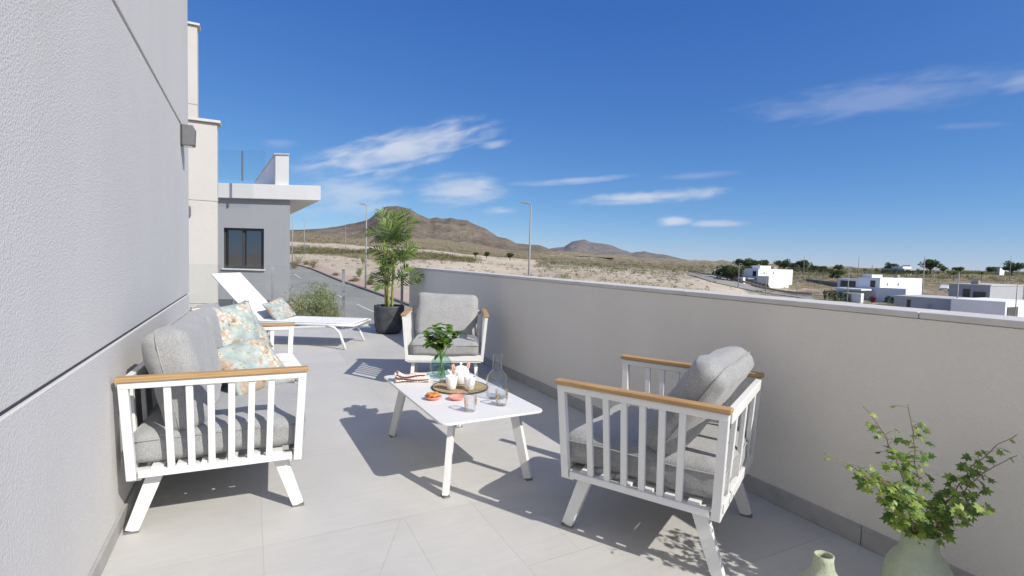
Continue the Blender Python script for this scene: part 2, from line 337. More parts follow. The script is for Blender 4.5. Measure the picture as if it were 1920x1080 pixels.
def m_thin_glass(name, tint=(0.97, 0.98, 0.98), gl=1.0, ior=1.45, rough=0.02, extra=0.0):
    t = NT(name); tr = t.n('BsdfTransparent'); tr.inputs[0].default_value = (*tint, 1); gs = t.n('BsdfGlossy'); gs.inputs['Roughness'].default_value = rough
    lw = t.n('LayerWeight'); lw.inputs[0].default_value = 0.5; fc = lw.outputs['Facing']      # Schlick, the same from both sides of the thin wall
    f = t.math('ADD', 0.035*gl, t.math('ADD', t.math('MULTIPLY', t.math('POWER', fc, 5), 0.9*gl), t.math('MULTIPLY', t.math('POWER', fc, 3), extra)), True)
    mx = t.n('MixShader'); t.link(f, mx.inputs[0]); t.link(tr.outputs[0], mx.inputs[1]); t.link(gs.outputs[0], mx.inputs[2]); t.link(mx.outputs[0], t.o.inputs[0]); MAT[name] = t.m
m_thin_glass('clear_glass', (0.98, 0.985, 0.985), 1.0, 1.5, 0.02, 0.22)
m_thin_glass('green_glass', (0.70, 0.86, 0.79), 1.2, 1.5, 0.02, 0.3)
m_thin_glass('water', (0.97, 0.985, 0.985), 0.8, 1.33, 0.02, 0.1)
m_thin_glass('rail_glass', (0.965, 0.978, 0.972), 0.7, 1.45, 0.01, 0.0)
def m_greenvase():
    t = NT('sage_ceramic'); vec = t.coord(); n = t.noise(vec, 10, 5)
    t.col(t.ramp(n, [(0.3, (0.34, 0.38, 0.27)), (0.7, (0.43, 0.465, 0.35))])).set(rough=0.8, spec=0.3); t.bump(t.math('ADD', t.noise(vec, 30, 4), t.math('MULTIPLY', t.noise(vec, 140, 2), 0.25)), 0.008); MAT['sage_ceramic'] = t.m
m_greenvase()
def m_straw():
    t = NT('straw'); vec = t.coord(); sx = t.n('SeparateXYZ'); t.link(vec, sx.inputs[0])
    r = t.math('SQRT', t.math('ADD', t.math('MULTIPLY', sx.outputs[0], sx.outputs[0]), t.math('MULTIPLY', sx.outputs[1], sx.outputs[1])))
    a = t.math('ARCTAN2', sx.outputs[1], sx.outputs[0])
    w = t.math('SINE', t.math('ADD', t.math('MULTIPLY', r, 520), t.math('MULTIPLY', t.math('SINE', t.math('MULTIPLY', a, 60)), 1.2)))
    n = t.noise(vec, 60, 4)
    c = t.ramp(t.math('ADD', t.math('MULTIPLY', w, 0.25), n), [(0.2, (0.30, 0.20, 0.09)), (0.5, (0.50, 0.38, 0.20)), (0.8, (0.62, 0.50, 0.30))])
    t.col(t.mix(t.math('GREATER_THAN', r, 0.161), c, (0.06, 0.06, 0.07))).set(rough=0.85); t.bump(w, 0.002); MAT['straw'] = t.m
m_straw()
def m_napkin():
    t = NT('napkin_cloth'); sx = t.n('SeparateXYZ'); t.link(t.tc.outputs['UV'], sx.inputs[0])
    s = t.math('SINE', t.math('MULTIPLY', sx.outputs[1], 75)); c = t.mix(t.ramp(s, [(0.35, 0.0), (0.6, 1.0)]), (0.78, 0.72, 0.67), (0.70, 0.38, 0.33))
    t.col(c).set(rough=0.95); t.bump(t.noise(t.coord(), 250, 3), 0.001); MAT['napkin_cloth'] = t.m
m_napkin()
def m_sand():
    t = NT('desert_ground'); vec = t.coord(); at_ = t.n('Attribute', attribute_name='brush'); br = at_.outputs['Fac']
    n1 = t.noise(vec, 0.035, 6, 0.62); n2 = t.noise(vec, 0.5, 6, 0.7); n3 = t.noise(vec, 0.16, 5, 0.6, 0.6)
    sand = t.ramp(t.math('ADD', t.math('MULTIPLY', n1, 0.6), t.math('MULTIPLY', n2, 0.4)), [(0.32, (0.36, 0.29, 0.205)), (0.5, (0.51, 0.43, 0.32)), (0.68, (0.62, 0.545, 0.43))])
    scrub = t.ramp(n2, [(0.33, (0.13, 0.11, 0.06)), (0.5, (0.22, 0.18, 0.11)), (0.66, (0.36, 0.30, 0.21))])
    m = t.math('ADD', t.math('MULTIPLY', t.math('SUBTRACT', br, 0.5), 1.0), t.math('ADD', t.math('MULTIPLY', n3, 0.62), t.math('MULTIPLY', n2, 0.38)))
    mm = t.ramp(m, [(0.47, 0.0), (0.62, 1.0)])
    t.col(t.mix(mm, sand, scrub)).set(rough=1.0, spec=0.1)
    t.bump(t.math('ADD', n2, t.math('MULTIPLY', mm, 1.2)), 0.5, 0.8); MAT['desert_ground'] = t.m
m_sand()
def m_mountain(name, rock, rock2, green):
    t = NT(name); vec = t.coord(); n1 = t.noise(vec, 0.012, 8, 0.65, 0.3); n2 = t.noise(vec, 0.06, 6, 0.7); v = t.vor(vec, 0.14)
    c = t.ramp(t.math('ADD', t.math('MULTIPLY', n1, 0.5), t.math('MULTIPLY', n2, 0.5)), [(0.34, rock2), (0.62, rock)])
    g = t.math('MULTIPLY', t.ramp(v, [(0.22, 1.0), (0.42, 0.0)]), t.ramp(n2, [(0.42, 0.3), (0.58, 1.0)]))
    at_ = t.n('Attribute', attribute_name='low'); g = t.math('MULTIPLY', g, t.math('ADD', 0.55, t.math('MULTIPLY', at_.outputs['Fac'], 0.45)))
    c = t.mix(t.math('MULTIPLY', at_.outputs['Fac'], t.ramp(n1, [(0.4, 0.0), (0.6, 0.75)])), c, (0.30, 0.25, 0.16))
    t.col(t.mix(g, c, green)).set(rough=1.0, spec=0.1); t.bump(t.math('ADD', n1, t.math('MULTIPLY', n2, 0.5)), 14, 0.9); MAT[name] = t.m
m_mountain('mountain_rock', (0.245, 0.195, 0.15), (0.095, 0.078, 0.062), (0.055, 0.062, 0.03))
m_mountain('far_rock', (0.20, 0.175, 0.16), (0.11, 0.10, 0.095), (0.075, 0.08, 0.06))
def m_asphalt():
    t = NT('asphalt'); vec = t.coord(); n = t.noise(vec, 0.25, 6, 0.65); n2 = t.noise(vec, 30, 3)
    t.col(t.ramp(t.math('ADD', t.math('MULTIPLY', n, 0.7), t.math('MULTIPLY', n2, 0.3)), [(0.35, (0.23, 0.225, 0.195)), (0.65, (0.32, 0.31, 0.27))])).set(rough=0.9); MAT['asphalt'] = t.m
m_asphalt()
def m_pave():
    t = NT('pink_paving'); b = t.n('TexBrick'); b.inputs['Scale'].default_value = 1.2; b.inputs['Color1'].default_value = (0.46, 0.28, 0.24, 1); b.inputs['Color2'].default_value = (0.52, 0.33, 0.28, 1); b.inputs['Mortar'].default_value = (0.4, 0.33, 0.28, 1)
    t.link(t.coord(), b.inputs['Vector']); t.col(t.mix(t.math('MULTIPLY', t.noise(t.coord(), 0.4, 5), 0.4), b.outputs[0], (0.5, 0.43, 0.34))).set(rough=0.9); MAT['pink_paving'] = t.m
m_pave()

# ------------------------------------------------------------------ terrain
UK = [-900, 545, 760, 1000, 1300, 1500, 1700, 1920, 3200]
DK = [6, 14, 25, 40, 60, 90, 140, 200, 300, 500, 900, 1500, 3000, 9000]
ZT = [
 [-4.6, -4.5, -4.0, -3.2, -2.1, -0.6, 1.5, 4.0, 9.0, 22, 24, 24, 10, -20],
 [-4.6, -4.4, -3.9, -3.1, -2.1, -0.6, 1.2, 2.6, 6.4, 20.5, 22, 24, 10, -20],
 [-4.6, -4.4, -3.9, -3.1, -2.1, -0.8, 0.9, 2.3, 4.6, 13.5, 36, 60, 10, -20],
 [-5.2, -4.9, -4.4, -3.7, -3.0, -1.9, -1.2, -0.5, 0.8, 4.0, 17, 24, 10, -20],
 [-5.6, -5.4, -5.0, -4.6, -4.2, -3.5, -2.6, -1.8, -0.6, 1.0, 6.0, 12, 10, -20],
 [-6.2, -6.1, -5.9, -5.7, -5.6, -5.5, -5.1, -1.9, 0.5, 0.9, 1.2, 2, -5, -20],
 [-7.0, -7.0, -7.0, -7.0, -6.9, -6.7, -5.0, 0.2, 0.9, 0.9, 0.5, 0, -10, -20],
 [-8.0, -8.0, -8.0, -7.9, -7.9, -7.8, -4.6, 0.6, 1.3, 1.0, 0.5, 0, -10, -20],
 [-8.0, -8.0, -8.0, -7.9, -7.9, -7.8, -4.6, 0.6, 1.3, 1.0, 0.5, 0, -10, -20]]
def _seg(ks, x):
    if x <= ks[0]: return 0, 0.0
    for i in range(len(ks)-1):
        if x <= ks[i+1]: return i, (x-ks[i])/(ks[i+1]-ks[i])
    return len(ks)-2, 1.0
LDK = [math.log(d) for d in DK]
def uD(x, y):
    D = max(5.0, x*FWD2.x+y*FWD2.y); Lr = x*RGT2.x+y*RGT2.y; return 960+F*Lr/D, D
def tz(x, y, fine=True):
    u, D = uD(x, y); i, a = _seg(UK, u); j, b = _seg(LDK, math.log(D))
    a = a*a*(3-2*a)
    z = (ZT[i][j]*(1-a)+ZT[i+1][j]*a)*(1-b)+(ZT[i][j+1]*(1-a)+ZT[i+1][j+1]*a)*b
    if fine:
        z += noise.noise(V((x*0.05, y*0.05, 1.7)))*min(1.0, D/150)*0.9*min(1, max(0, (D-40)/60))
        if D > 230: z += noise.fractal(V((x*0.014, y*0.014, 3.1)), 1.0, 2.0, 4)*min(9.0, (D-230)*0.014)
    return z
def pD(u, D):
    Lr = (u-960)/F*D; return V((FWD2.x*D+RGT2.x*Lr, FWD2.y*D+RGT2.y*Lr))
def gnd(u, D, dz=0.0):
    p = pD(u, D); return V((p.x, p.y, tz(p.x, p.y)+dz))
def hit(u, v, lo=9.0, hi=900.0):
    D = lo
    while D < hi:
        p = at(u, v, D)
        if p.z <= tz(p.x, p.y, False): return p
        D *= 1.004
    return at(u, v, hi)
def brush_at(u, D):
    b = 0.32
    if u < 900: b = max(b, 0.32+0.50*max(0, min(1, (D-125)/25))*(1-max(0, min(1, (D-235)/20))))
    if u < 1000 and 255 < D < 320: b = 0.22
    if D > 330: b = 0.72
    if u > 1000: b = 0.40+0.22*max(0, min(1, (D-120)/150))
    if u > 1400 and 100 < D < 240: b = 0.58
    if u > 1480 and 150 < D < 260: b = 0.70
    return b
def build_terrain():
    us = [-900+i*30 for i in range(int(4100/30)+1)]; ds = []; d = 6.0
    while d < 9500: ds.append(d); d *= 1.022 if d < 700 else 1.06
    mb = MB(); br = []
    for dd in ds:
        for u in us:
            p = pD(u, dd); mb.v.append(V((p.x, p.y, tz(p.x, p.y)))); br.append(brush_at(u, dd))
    n = len(us)
    for j in range(len(ds)-1):
        for i in range(n-1): mb.f.append((j*n+i, j*n+i+1, (j+1)*n+i+1, (j+1)*n+i))
    # under the terrace
    o = mb.build('ground', MAT['desert_ground'], smooth=True); tag(o, kind='structure')
    a = o.data.attributes.new('brush', 'FLOAT', 'POINT'); a.data.foreach_set('value', br)
build_terrain()
def build_mountain(name, prof, D0, D1, D2, base0, mat, rough, label=None):
    def ridge(u):
        for i in range(len(prof)-1):
            if prof[i][0] <= u <= prof[i+1][0]:
                a = (u-prof[i][0])/(prof[i+1][0]-prof[i][0]); return prof[i][1]*(1-a)+prof[i+1][1]*a
        return prof[0][1] if u < prof[0][0] else prof[-1][1]
    step = 2.2; nu = int((prof[-1][0]-prof[0][0])/step)+1; nr = 150; mb = MB(); low = []
    for j in range(nr):
        t = j/(nr-1)*1.35
        for i in range(nu):
            u = prof[0][0]+i*step; v = ridge(u); D = D0+(D1-D0)*t if t < 1 else D1+(D2-D1)*(t-1)/0.35
            p = pD(u, D); zr = at(u, v, D1).z
            zb = base0(u)
            s = t**1.15 if t < 1 else 1-(t-1)/0.35*0.6
            nz = noise.fractal(V((p.x/rough, p.y/rough, 0.3)), 1.0, 2.0, 5)
            rg = (1-abs(noise.noise(V((p.x/rough*1.4+5, p.y/rough*1.4, 2.0)))))**2
            amp = (zr-zb)*(0.20*nz+0.10*(rg-0.5))*(math.sin(min(t, 1)*math.pi)*0.9+0.10)
            z = zb+(zr-zb)*s+amp+(zr-zb)*(0.035*noise.noise(V((p.x*0.022, p.y*0.022, 4)))+0.02*noise.noise(V((p.x*0.06, p.y*0.06, 9))))
            mb.v.append(V((p.x, p.y, z))); low.append(max(0, min(1, 1.15-t*1.5)))
    for j in range(nr-1):
        for i in range(nu-1): mb.f.append((j*nu+i, j*nu+i+1, (j+1)*nu+i+1, (j+1)*nu+i))
    o = mb.build(name, mat, smooth=True); tag(o, kind='structure'); a = o.data.attributes.new('low', 'FLOAT', 'POINT'); a.data.foreach_set('value', low)
build_mountain('mountain', [(430, 455), (500, 440), (548, 432), (605, 429), (640, 425), (665, 419), (690, 410), (706, 398), (719, 389), (730, 387), (741, 386), (752, 388), (765, 393), (780, 402), (795, 408), (804, 411), (815, 408), (830, 410), (842, 407), (857, 411), (873, 413), (885, 420), (909, 429), (930, 444), (948, 447), (966, 456), (985, 458), (1010, 459.5), (1035, 470), (1080, 478), (1150, 488)], 620, 1250, 1700, lambda u: 18-0.02*(u-600), MAT['mountain_rock'], 170)
build_mountain('mountain', [(960, 474), (1027, 466.5), (1040, 464), (1056, 463), (1062, 458), (1069, 453.5), (1084, 449.5), (1095, 450), (1104, 453), (1121, 456), (1141, 459), (1152, 463), (1165, 468.5), (1181, 474), (1195, 472), (1206, 471.5), (1230, 476), (1246, 477.5), (1271, 484), (1300, 489.5), (1340, 494)], 3200, 4300, 5200, lambda u: 12, MAT['far_rock'], 420)

q = MB().add([(-9000, -9000, -9.5), (9000, -9000, -9.5), (9000, 40, -9.5), (-9000, 40, -9.5)], [(0, 1, 2, 3)]).build('ground', MAT['desert_ground']); tag(q, kind='structure')
# roads
def strip(name, left, right, mat, lift, sub=6, kind='structure', h=0.0):
    def res(pts):
        out = []
        for i in range(len(pts)-1):
            for k in range(sub): out.append(pts[i].lerp(pts[i+1], k/sub))
        return out+[pts[-1]]
    Lp, Rp = res([V((p[0], p[1])) for p in left]), res([V((p[0], p[1])) for p in right]); mb = MB(); nc = 5
    for a, b in zip(Lp, Rp):
        for k in range(nc+1):
            q = a.lerp(b, k/nc); mb.v.append(V((q.x, q.y, tz(q.x, q.y)+lift)))
    n = nc+1
    for j in range(len(Lp)-1):
        for k in range(nc): mb.f.append((j*n+k, j*n+k+1, (j+1)*n+k+1, (j+1)*n+k))
    o = mb.build(name, mat); tag(o, kind=kind)
    if h:
        m = o.modifiers.new('s', 'SOLIDIFY'); m.thickness = h; m.offset = -1
    return o
kerb_px = [(470, 470), (520, 484), (545, 494.5), (600, 515), (650, 535.5), (700, 554), (735, 567)]
kerb = [hit(*p).xy for p in kerb_px]
d_ = (kerb[-1]-kerb[-2]).normalized(); kerb += [kerb[-1]+d_*14, kerb[-1]+d_*32, kerb[-1]+d_*60]
def offs(pts, d):
    out = []
    for i, p in enumerate(pts):
        t = (pts[min(i+1, len(pts)-1)]-pts[max(i-1, 0)]).normalized(); nrm = V((-t.y, t.x)); out.append(p+nrm*d)
    return out
sgn = 1 if (offs(kerb, 1)[3]-kerb[3]).dot(RGT2) > 0 else -1     # away from the camera
strip('road', kerb, offs(kerb, -sgn*7.5), MAT['asphalt'], 0.20)
strip('kerb', offs(kerb, sgn*0.3), kerb, MAT['kerb'], 0.36, h=0.4)
strip('pavement', offs(kerb, sgn*2.6), offs(kerb, sgn*0.3), MAT['pink_paving'], 0.35, h=0.4)
for k in range(4, 8):
    pass
cl = offs(kerb, -sgn*3.4); cl2 = offs(kerb, -sgn*3.55)
for i in range(2, len(cl)-2):
    strip('road_marking', [cl[i].lerp(cl[i+1], 0.1), cl[i].lerp(cl[i+1], 0.45)], [cl2[i].lerp(cl2[i+1], 0.1), cl2[i].lerp(cl2[i+1], 0.45)], MAT['road_paint'], 0.212, 2)
rup = [hit(*p).xy for p in ((1290, 512), (1320, 517.5), (1345, 524.5), (1382, 530.6), (1436, 542), (1476, 550.5), (1522, 558))]
rlo = [hit(*p).xy for p in ((1290, 518), (1320, 524), (1348, 531), (1395, 540.5), (1444, 549.5), (1485, 558), (1530, 568))]
strip('road', rlo, rup, MAT['asphalt'], 0.15)
strip('kerb', rup, [a+(a-b).normalized()*0.7 for a, b in zip(rup, rlo)], MAT['pink_paving'], 0.42, h=0.5)

# ------------------------------------------------------------------ terrace shell
WX, PX = -0.49, 2.32
fl = MB().bb(WX+0.002, PX-0.002, -6, 8.75, -0.3, 0.0); fl.bb(-3.6, WX+0.002, 5.36, 8.75, -0.3, 0.0)
o = fl.build('floor', MAT['floor_tiles']); tag(o, kind='structure')
tag(MB().bb(-3.6, PX+0.2, 8.75, 8.83, -0.34, 0.02).build('floor_edge', MAT['coping_white'], bevel=0.01), kind='structure')
tag(MB().bb(-3.6, PX+0.2, -6, 8.74, -5.2, -0.301).build('basement', MAT['facade_white']), kind='structure')
# left house wall with recessed grooves
hw = empty('house_wall', (WX, 0, 0), 0, 'pale grey rendered house wall with thin horizontal grooves, beside the sofa', 'wall')
mb = MB()
for (z0, z1) in ((0.0, 0.789), (0.804, 2.150), (2.170, 7.6)): mb.bb(-0.30, 0, -6, 5.34, z0, z1)
mb.build('render_panel', MAT['stucco_grey'], hw, bevel=0.003, seg=1)
MB().bb(-0.299, -0.014, -5.99, 5.325, 0.02, 7.59).build('groove', MAT['lamp_grey'], hw)
MB().bb(0.0, 0.011, -6, 5.345, 0.0, 0.07).build('skirting', MAT['skirting_grey'], hw, bevel=0.002, seg=1)
# parapet
pw = empty('parapet_wall', (PX, 0, 0), 0, 'long low cream rendered parapet along the right side of the terrace', 'wall')
MB().bb(0, 0.22, -6, 8.26, -0.3, 0.985).build('wall', MAT['parapet_cream'], pw)
mb = MB(); y = -6.15
while y < 8.2:
    mb.bb(-0.006, 0.228, y, min(y+1.1985, 8.27), 0.987, 1.013); y += 1.2
mb.build('coping', MAT['coping_white'], pw, bevel=0.004)
mb = MB()
y = -6.0
while y < 8.2:
    mb.bb(-0.012, -0.0005, y, min(y+0.897, 8.26), 0.001, 0.085); y += 0.9
mb.build('skirting', MAT['skirting_grey'], pw, bevel=0.0015, seg=1)
# further wings of the same house
def col_wing(name, x1, x0, y0, y1, z1, label, joints):
    r = empty(name, (x1, y0, 0), 0, label, 'building'); mb = MB(); z = -0.9
    for j in joints+[z1]:
        mb.bb(x0-x1, 0, 0, y1-y0, z, j-0.006); z = j+0.006
    mb.build('wall', MAT['stucco_cream'], r, bevel=0.003, seg=1)
    MB().bb(x0-x1+0.01, -0.012, 0.012, y1-y0-0.01, -0.9, z1-0.02).build('joint', MAT['stucco_grey'], r)
    MB().bb(x0-x1-0.04, 0.05, -0.05, y1-y0+0.04, z1, z1+0.045).build('coping', MAT['coping_white'], r, bevel=0.005)
    return r
col_wing('house_wing', at(410.5, 400, 9.1).x, -3.5, 10.1, 10.35, 3.33, 'tall cream wall block with white coping, behind the sun lounger', [0.28, 2.02])
col_wing('house_wing', at(372.5, 52, 11.2).x, -3.5, 13.05, 13.3, 5.95, 'tallest narrow cream wall block rising above the other wall block', [2.5, 4.3])
def wall_lamp(loc, rz, label):
    r = empty('wall_lamp', loc, rz, label, 'lamp')     # local +x away from the wall
    mb = MB(); i0 = 0
    poly = [(0.012, -0.08), (0.095, -0.075), (0.10, 0.05), (0.085, 0.08), (0.012, 0.08)]
    n = len(poly); vs = [V((x, -0.05, z)) for x, z in poly]+[V((x, 0.05, z)) for x, z in poly]
    mb.add(vs, [tuple(range(n)), tuple(range(2*n-1, n-1, -1))]+[(i, n+i, n+(i+1) % n, (i+1) % n) for i in range(n)])
    mb.build('housing', MAT['lamp_grey'], r, bevel=0.004)
    MB().box((0.006, 0, 0), (0.012, 0.085, 0.15)).build('wall_plate', MAT['dark_metal'], r, bevel=0.002)
    MB().box((0.05, 0, -0.081), (0.06, 0.07, 0.006)).build('lens', MAT['porcelain'], r)
    return r
wall_lamp((WX, 4.80, 2.07), 0, 'grey square wall lamp on the grey house wall near its upper groove')
p = at(358, 400, 9.0)
wall_lamp((p.x, 10.1, p.z), -math.pi/2, 'small grey wall lamp on the cream wall block, beyond the wall corner')
# glass balustrade
gr = empty('glass_railing', (0, 8.42, 0), 0, 'frameless clear glass railing on slim grey posts at the terrace end', 'railing')
px_ = [-2.3, -0.985, 0.285, 1.30, 2.24]
for x in px_: MB().box((x, 0, 0.475), (0.042, 0.024, 0.95)).build('post', MAT['steel'], gr, bevel=0.003); 
for a, b in zip(px_[:-1], px_[1:]): MB().box(((a+b)/2, 0, 0.56), (b-a-0.06, 0.012, 0.86)).build('glass_panel', MAT['rail_glass'], gr)

# ------------------------------------------------------------------ furniture
def rbox(mb, hx, hy, hz, r, n=12, puff=0.0, seed=0.0, wr=0.004, M=None, side=0.0):
    """rounded, slightly crowned cushion as one closed surface"""
    def param(k):
        t = -1+2*k/n; return math.copysign(abs(t)**0.8, t)
    key = {}; i00 = len(mb.v)
    def vert(a, b, c):
        k = (round(a, 5), round(b, 5), round(c, 5))
        if k in key: return key[k]
        p = V((a*hx, b*hy, c*hz)); q = V((max(-hx+r, min(hx-r, p.x)), max(-hy+r, min(hy-r, p.y)), max(-hz+r, min(hz-r, p.z))))
        d = p-q
        if d.length > 1e-9: p = q+d.normalized()*r
        ca = (1-a*a)*(1-b*b)
        if ca > 0: p.z += math.copysign(puff*ca**0.5, c)*abs(c)
        p.x += side*hx*a*(1-b*b)*(1-c*c)*0.5; p.y += side*hy*b*(1-a*a)*(1-c*c)*0.5
        nv = noise.noise_vector(p*5+V((seed, seed*1.7, 0)))*wr*2+noise.noise_vector(p*14+V((seed, 0, seed)))*wr*0.6
        p += nv
        mb.v.append(M @ p if M else p); key[k] = len(mb.v)-1; return key[k]
    for ax in range(3):
        for s in (-1, 1):
            for i in range(n):
                for j in range(n):
                    q = []
                    for (di, dj) in ((0, 0), (1, 0), (1, 1), (0, 1)):
                        u, w = param(i+di), param(j+dj); c = [0, 0, 0]; c[ax] = s; c[(ax+1) % 3] = u; c[(ax+2) % 3] = w; q.append(vert(*c))
                    mb.f.append(tuple(q) if s > 0 else tuple(reversed(q)))
    return mb
def piping(hx, hy, z, r, seed, M, corner=0.03):
    pts = []
    for (cx, cy, a0) in ((hx-corner, hy-corner, 0), (-hx+corner, hy-corner, 90), (-hx+corner, -hy+corner, 180), (hx-corner, -hy+corner, 270)):
        for k in range(5):
            t = math.radians(a0+k*22.5); pts.append(V((cx+corner*math.cos(t), cy+corner*math.sin(t), z)))
    pts.append(pts[0]); out = []
    for a, b in zip(pts[:-1], pts[1:]):
        for k in range(4): out.append(a.lerp(b, k/4))
    out.append(pts[0])
    out = [p+noise.noise_vector(p*5+V((seed, seed*1.7, 0)))*0.008 for p in out]
    return MB().tube([M @ p for p in out], r, 6)
def seat_unit(name, Wd, loc, rz, label, cat, nback, cush, tilt, seed, nslat):
    r = empty(name, loc, rz, label, cat); wm = MAT['white_metal']; hw_ = Wd/2; ZT_, ZB = 0.648, 0.25
    def pt(s, fy, z, ins=0.0):        # on an arm panel, fy -1 back .. 1 front
        a = (z-ZB)/(ZT_-ZB); return V((s*(hw_-0.032*(1-a)-0.014-ins), fy*(0.326+0.019*a), z))
    for s in (-1, 1):
        mb = MB(); X = (0, 1, 0)
        for fy in (-0.952, 0.952): mb.bar(pt(s, fy, ZB-0.012), pt(s, fy, ZT_), 0.034, 0.028, X)
        mb.bar(pt(s, -1, ZT_-0.014), pt(s, 1, ZT_-0.014), 0.03, 0.028, (1, 0, 0)); mb.bar(pt(s, -0.88, ZB+0.008), pt(s, 0.88, ZB+0.008), 0.03, 0.028, (1, 0, 0))
        mb.build('arm_frame', wm, r, bevel=0.003)
        for k in range(6):
            fy = -1+2*(0.235+0.112*k); MB().bar(pt(s, fy, ZB+0.022), pt(s, fy, ZT_-0.028), 0.026, 0.016, X).build('arm_slat', wm, r, bevel=0.002)
        mb = MB().bar(pt(s, -1.02, ZT_+0.0105), pt(s, 1.02, ZT_+0.0105), 0.046, 0.019, (1, 0, 0)); mb.build('armrest', MAT['teak'], r, bevel=0.003)
        for (y0, y1) in ((0.235, 0.316), (-0.235, -0.32)):
            lg = MB().bar((s*(hw_-0.10), y0, 0.243), (s*(hw_-0.088), y1, 0.008), 0.058, 0.032, (0, 1, 0), 0.048, 0.03).build('leg', wm, r, bevel=0.003)
            MB().box((s*(hw_-0.088), y1, 0.005), (0.031, 0.05, 0.009)).build('foot_pad', MAT['black_rubber'], lg)
        # bracket above the legs
    mb = MB(); xi = hw_-0.05
    for y in (0.30, -0.30): mb.bar((-xi, y, 0.243), (xi, y, 0.243), 0.045, 0.03, (0, 1, 0))
    mb.bar((-xi, 0.322, 0.268), (xi, 0.322, 0.268), 0.014, 0.05, (0, 1, 0))
    for s in (-1, 1): mb.bar((s*(hw_-0.1), -0.31, 0.2445), (s*(hw_-0.1), 0.31, 0.2445), 0.05, 0.028, (1, 0, 0))
    mb.build('seat_frame', wm, r, bevel=0.003)
    for k in range(6):
        y = -0.225+k*0.09; MB().bar((-xi, y, 0.272), (xi, y, 0.272), 0.045, 0.014, (0, 1, 0)).build('seat_slat', wm, r, bevel=0.002)
    xb = hw_-0.05
    MB().bar((-xb-0.01, -0.336, 0.625), (xb+0.01, -0.336, 0.625), 0.028, 0.042, (0, 1, 0)).build('back_rail', wm, r, bevel=0.003); MB().bar((-xb+0.02, -0.318, 0.275), (xb-0.02, -0.318, 0.275), 0.028, 0.04, (0, 1, 0)).build('back_rail', wm, r, bevel=0.003)
    for k in range(nslat):
        x = -xb+0.12+(2*xb-0.24)*k/(nslat-1); MB().bar((x, -0.318, 0.295), (x, -0.336, 0.605), 0.03, 0.018, (1, 0, 0)).build('back_slat', wm, r, bevel=0.002)
    fb = MAT['grey_fabric']
    wc = (Wd-0.15)/nback
    for k in range(nback):
        cx = -(Wd-0.15)/2+wc*(k+0.5)
        M = Matrix.Translation((cx, 0.012, 0.352)); sc = rbox(MB(), wc/2-0.004, 0.335, 0.066, 0.038, 16, 0.012, seed+k*3.3, 0.006, M, 0.014).build('seat_cushion', fb, r, smooth=True)
        piping(wc/2-0.002, 0.337, 0.036, 0.0032, seed+k*3.3, M).build('piping', fb, sc, smooth=True)
        th, hgt, ty, tzc, ti = cush
        M = Matrix.Translation((cx+rnd.uniform(-.01, .01), ty, tzc)) @ Matrix.Rotation(math.radians(ti), 4, 'X') @ Matrix.Rotation(math.radians(rnd.uniform(-1.5, 1.5)), 4, 'Y')
        M = M @ Matrix.Rotation(math.pi/2, 4, 'X')
        bc = rbox(MB(), wc/2-0.006, hgt/2, th/2, min(0.055, th*0.4), 18, 0.024, seed+k*5.1+9, 0.0085, M, 0.012).build('back_cushion', fb, r, smooth=True)
        piping(wc/2-0.004, hgt/2+0.001, th*0.16, 0.0032, seed+k*5.1+9, M, 0.05).build('piping', fb, bc, smooth=True)
    return r
seat_unit('armchair', 0.765, (1.664, 1.715, 0), math.atan2(0.485, 0.87), 'white slatted armchair nearest to the camera, seen from behind its arm', 'armchair', 1, (0.135, 0.44, -0.16, 0.605, 33), 0, 2.1, 3)
seat_unit('armchair', 0.765, (1.675, 4.65, 0), math.pi+math.atan2(-0.37, 0.93), 'white slatted armchair facing the camera at the far end of the coffee table', 'armchair', 1, (0.135, 0.45, -0.20, 0.595, 20), 0, 6.1, 3)
seat_unit('sofa', 1.62, (-0.095, 3.25, 0), -math.pi/2-math.radians(2.0), 'white slatted sofa with grey cushions and teak armrests against the grey wall', 'sofa', 2, (0.165, 0.44, -0.165, 0.61, 12), 0, 4.4, 7)

# throw pillows
def pillow(loc, rot, size, label, seed, th=0.13, group=None, name='throw_pillow'):
    n = 26; mb = MB(); w, h = size
    for s in (1, -1):
        for j in range(n+1):
            for i in range(n+1):
                a, b = -1+2*i/n, -1+2*j/n
                x = a*w/2*(1-0.07*(1-b*b)*abs(a)**2); y = b*h/2*(1-0.07*(1-a*a)*abs(b)**2)
                t = th/2*((1-abs(a)**2.6)*(1-abs(b)**2.6))**0.55
                p = V((x, y, s*t)); k = 1-max(abs(a), abs(b))**8
                p.z += noise.noise(V((x*7+seed, y*7, s*2.0)))*0.02*k+noise.noise(V((x*16+seed, y*16, s*3.0)))*0.008*k
                p.z += 0.02*math.sin(a*3+seed)*b*0.6
                mb.v.append(p)
    m = (n+1)**2
    for s in (0, 1):
        for j in range(n):
            for i in range(n):
                q = [s*m+j*(n+1)+i, s*m+j*(n+1)+i+1, s*m+(j+1)*(n+1)+i+1, s*m+(j+1)*(n+1)+i]
                mb.f.append(tuple(q) if s == 0 else tuple(reversed(q)))
    o = mb.build(name, MAT['floral_fabric'], smooth=True, weld=True)
    o.location = loc; o.rotation_euler = rot
    return tag(o, label, 'cushion', group)
def face(nrm, up, roll=0.0):
    z = V(nrm).normalized(); y = V(up); y = (y-z*y.dot(z)).normalized(); x = y.cross(z)
    return (Matrix((x, y, z)).transposed().to_4x4() @ Matrix.Rotation(math.radians(roll), 4, 'Z')).to_euler()
g_ = 'floral throw pillows'
pillow((0.0, 3.21, 0.53), face((0.40, -0.54, 0.72), (-0.42, 0.58, 0.70), 4), (0.39, 0.36), 'floral throw pillow lowest and nearest on the sofa, behind its near armrest', 1.0, 0.14, g_)
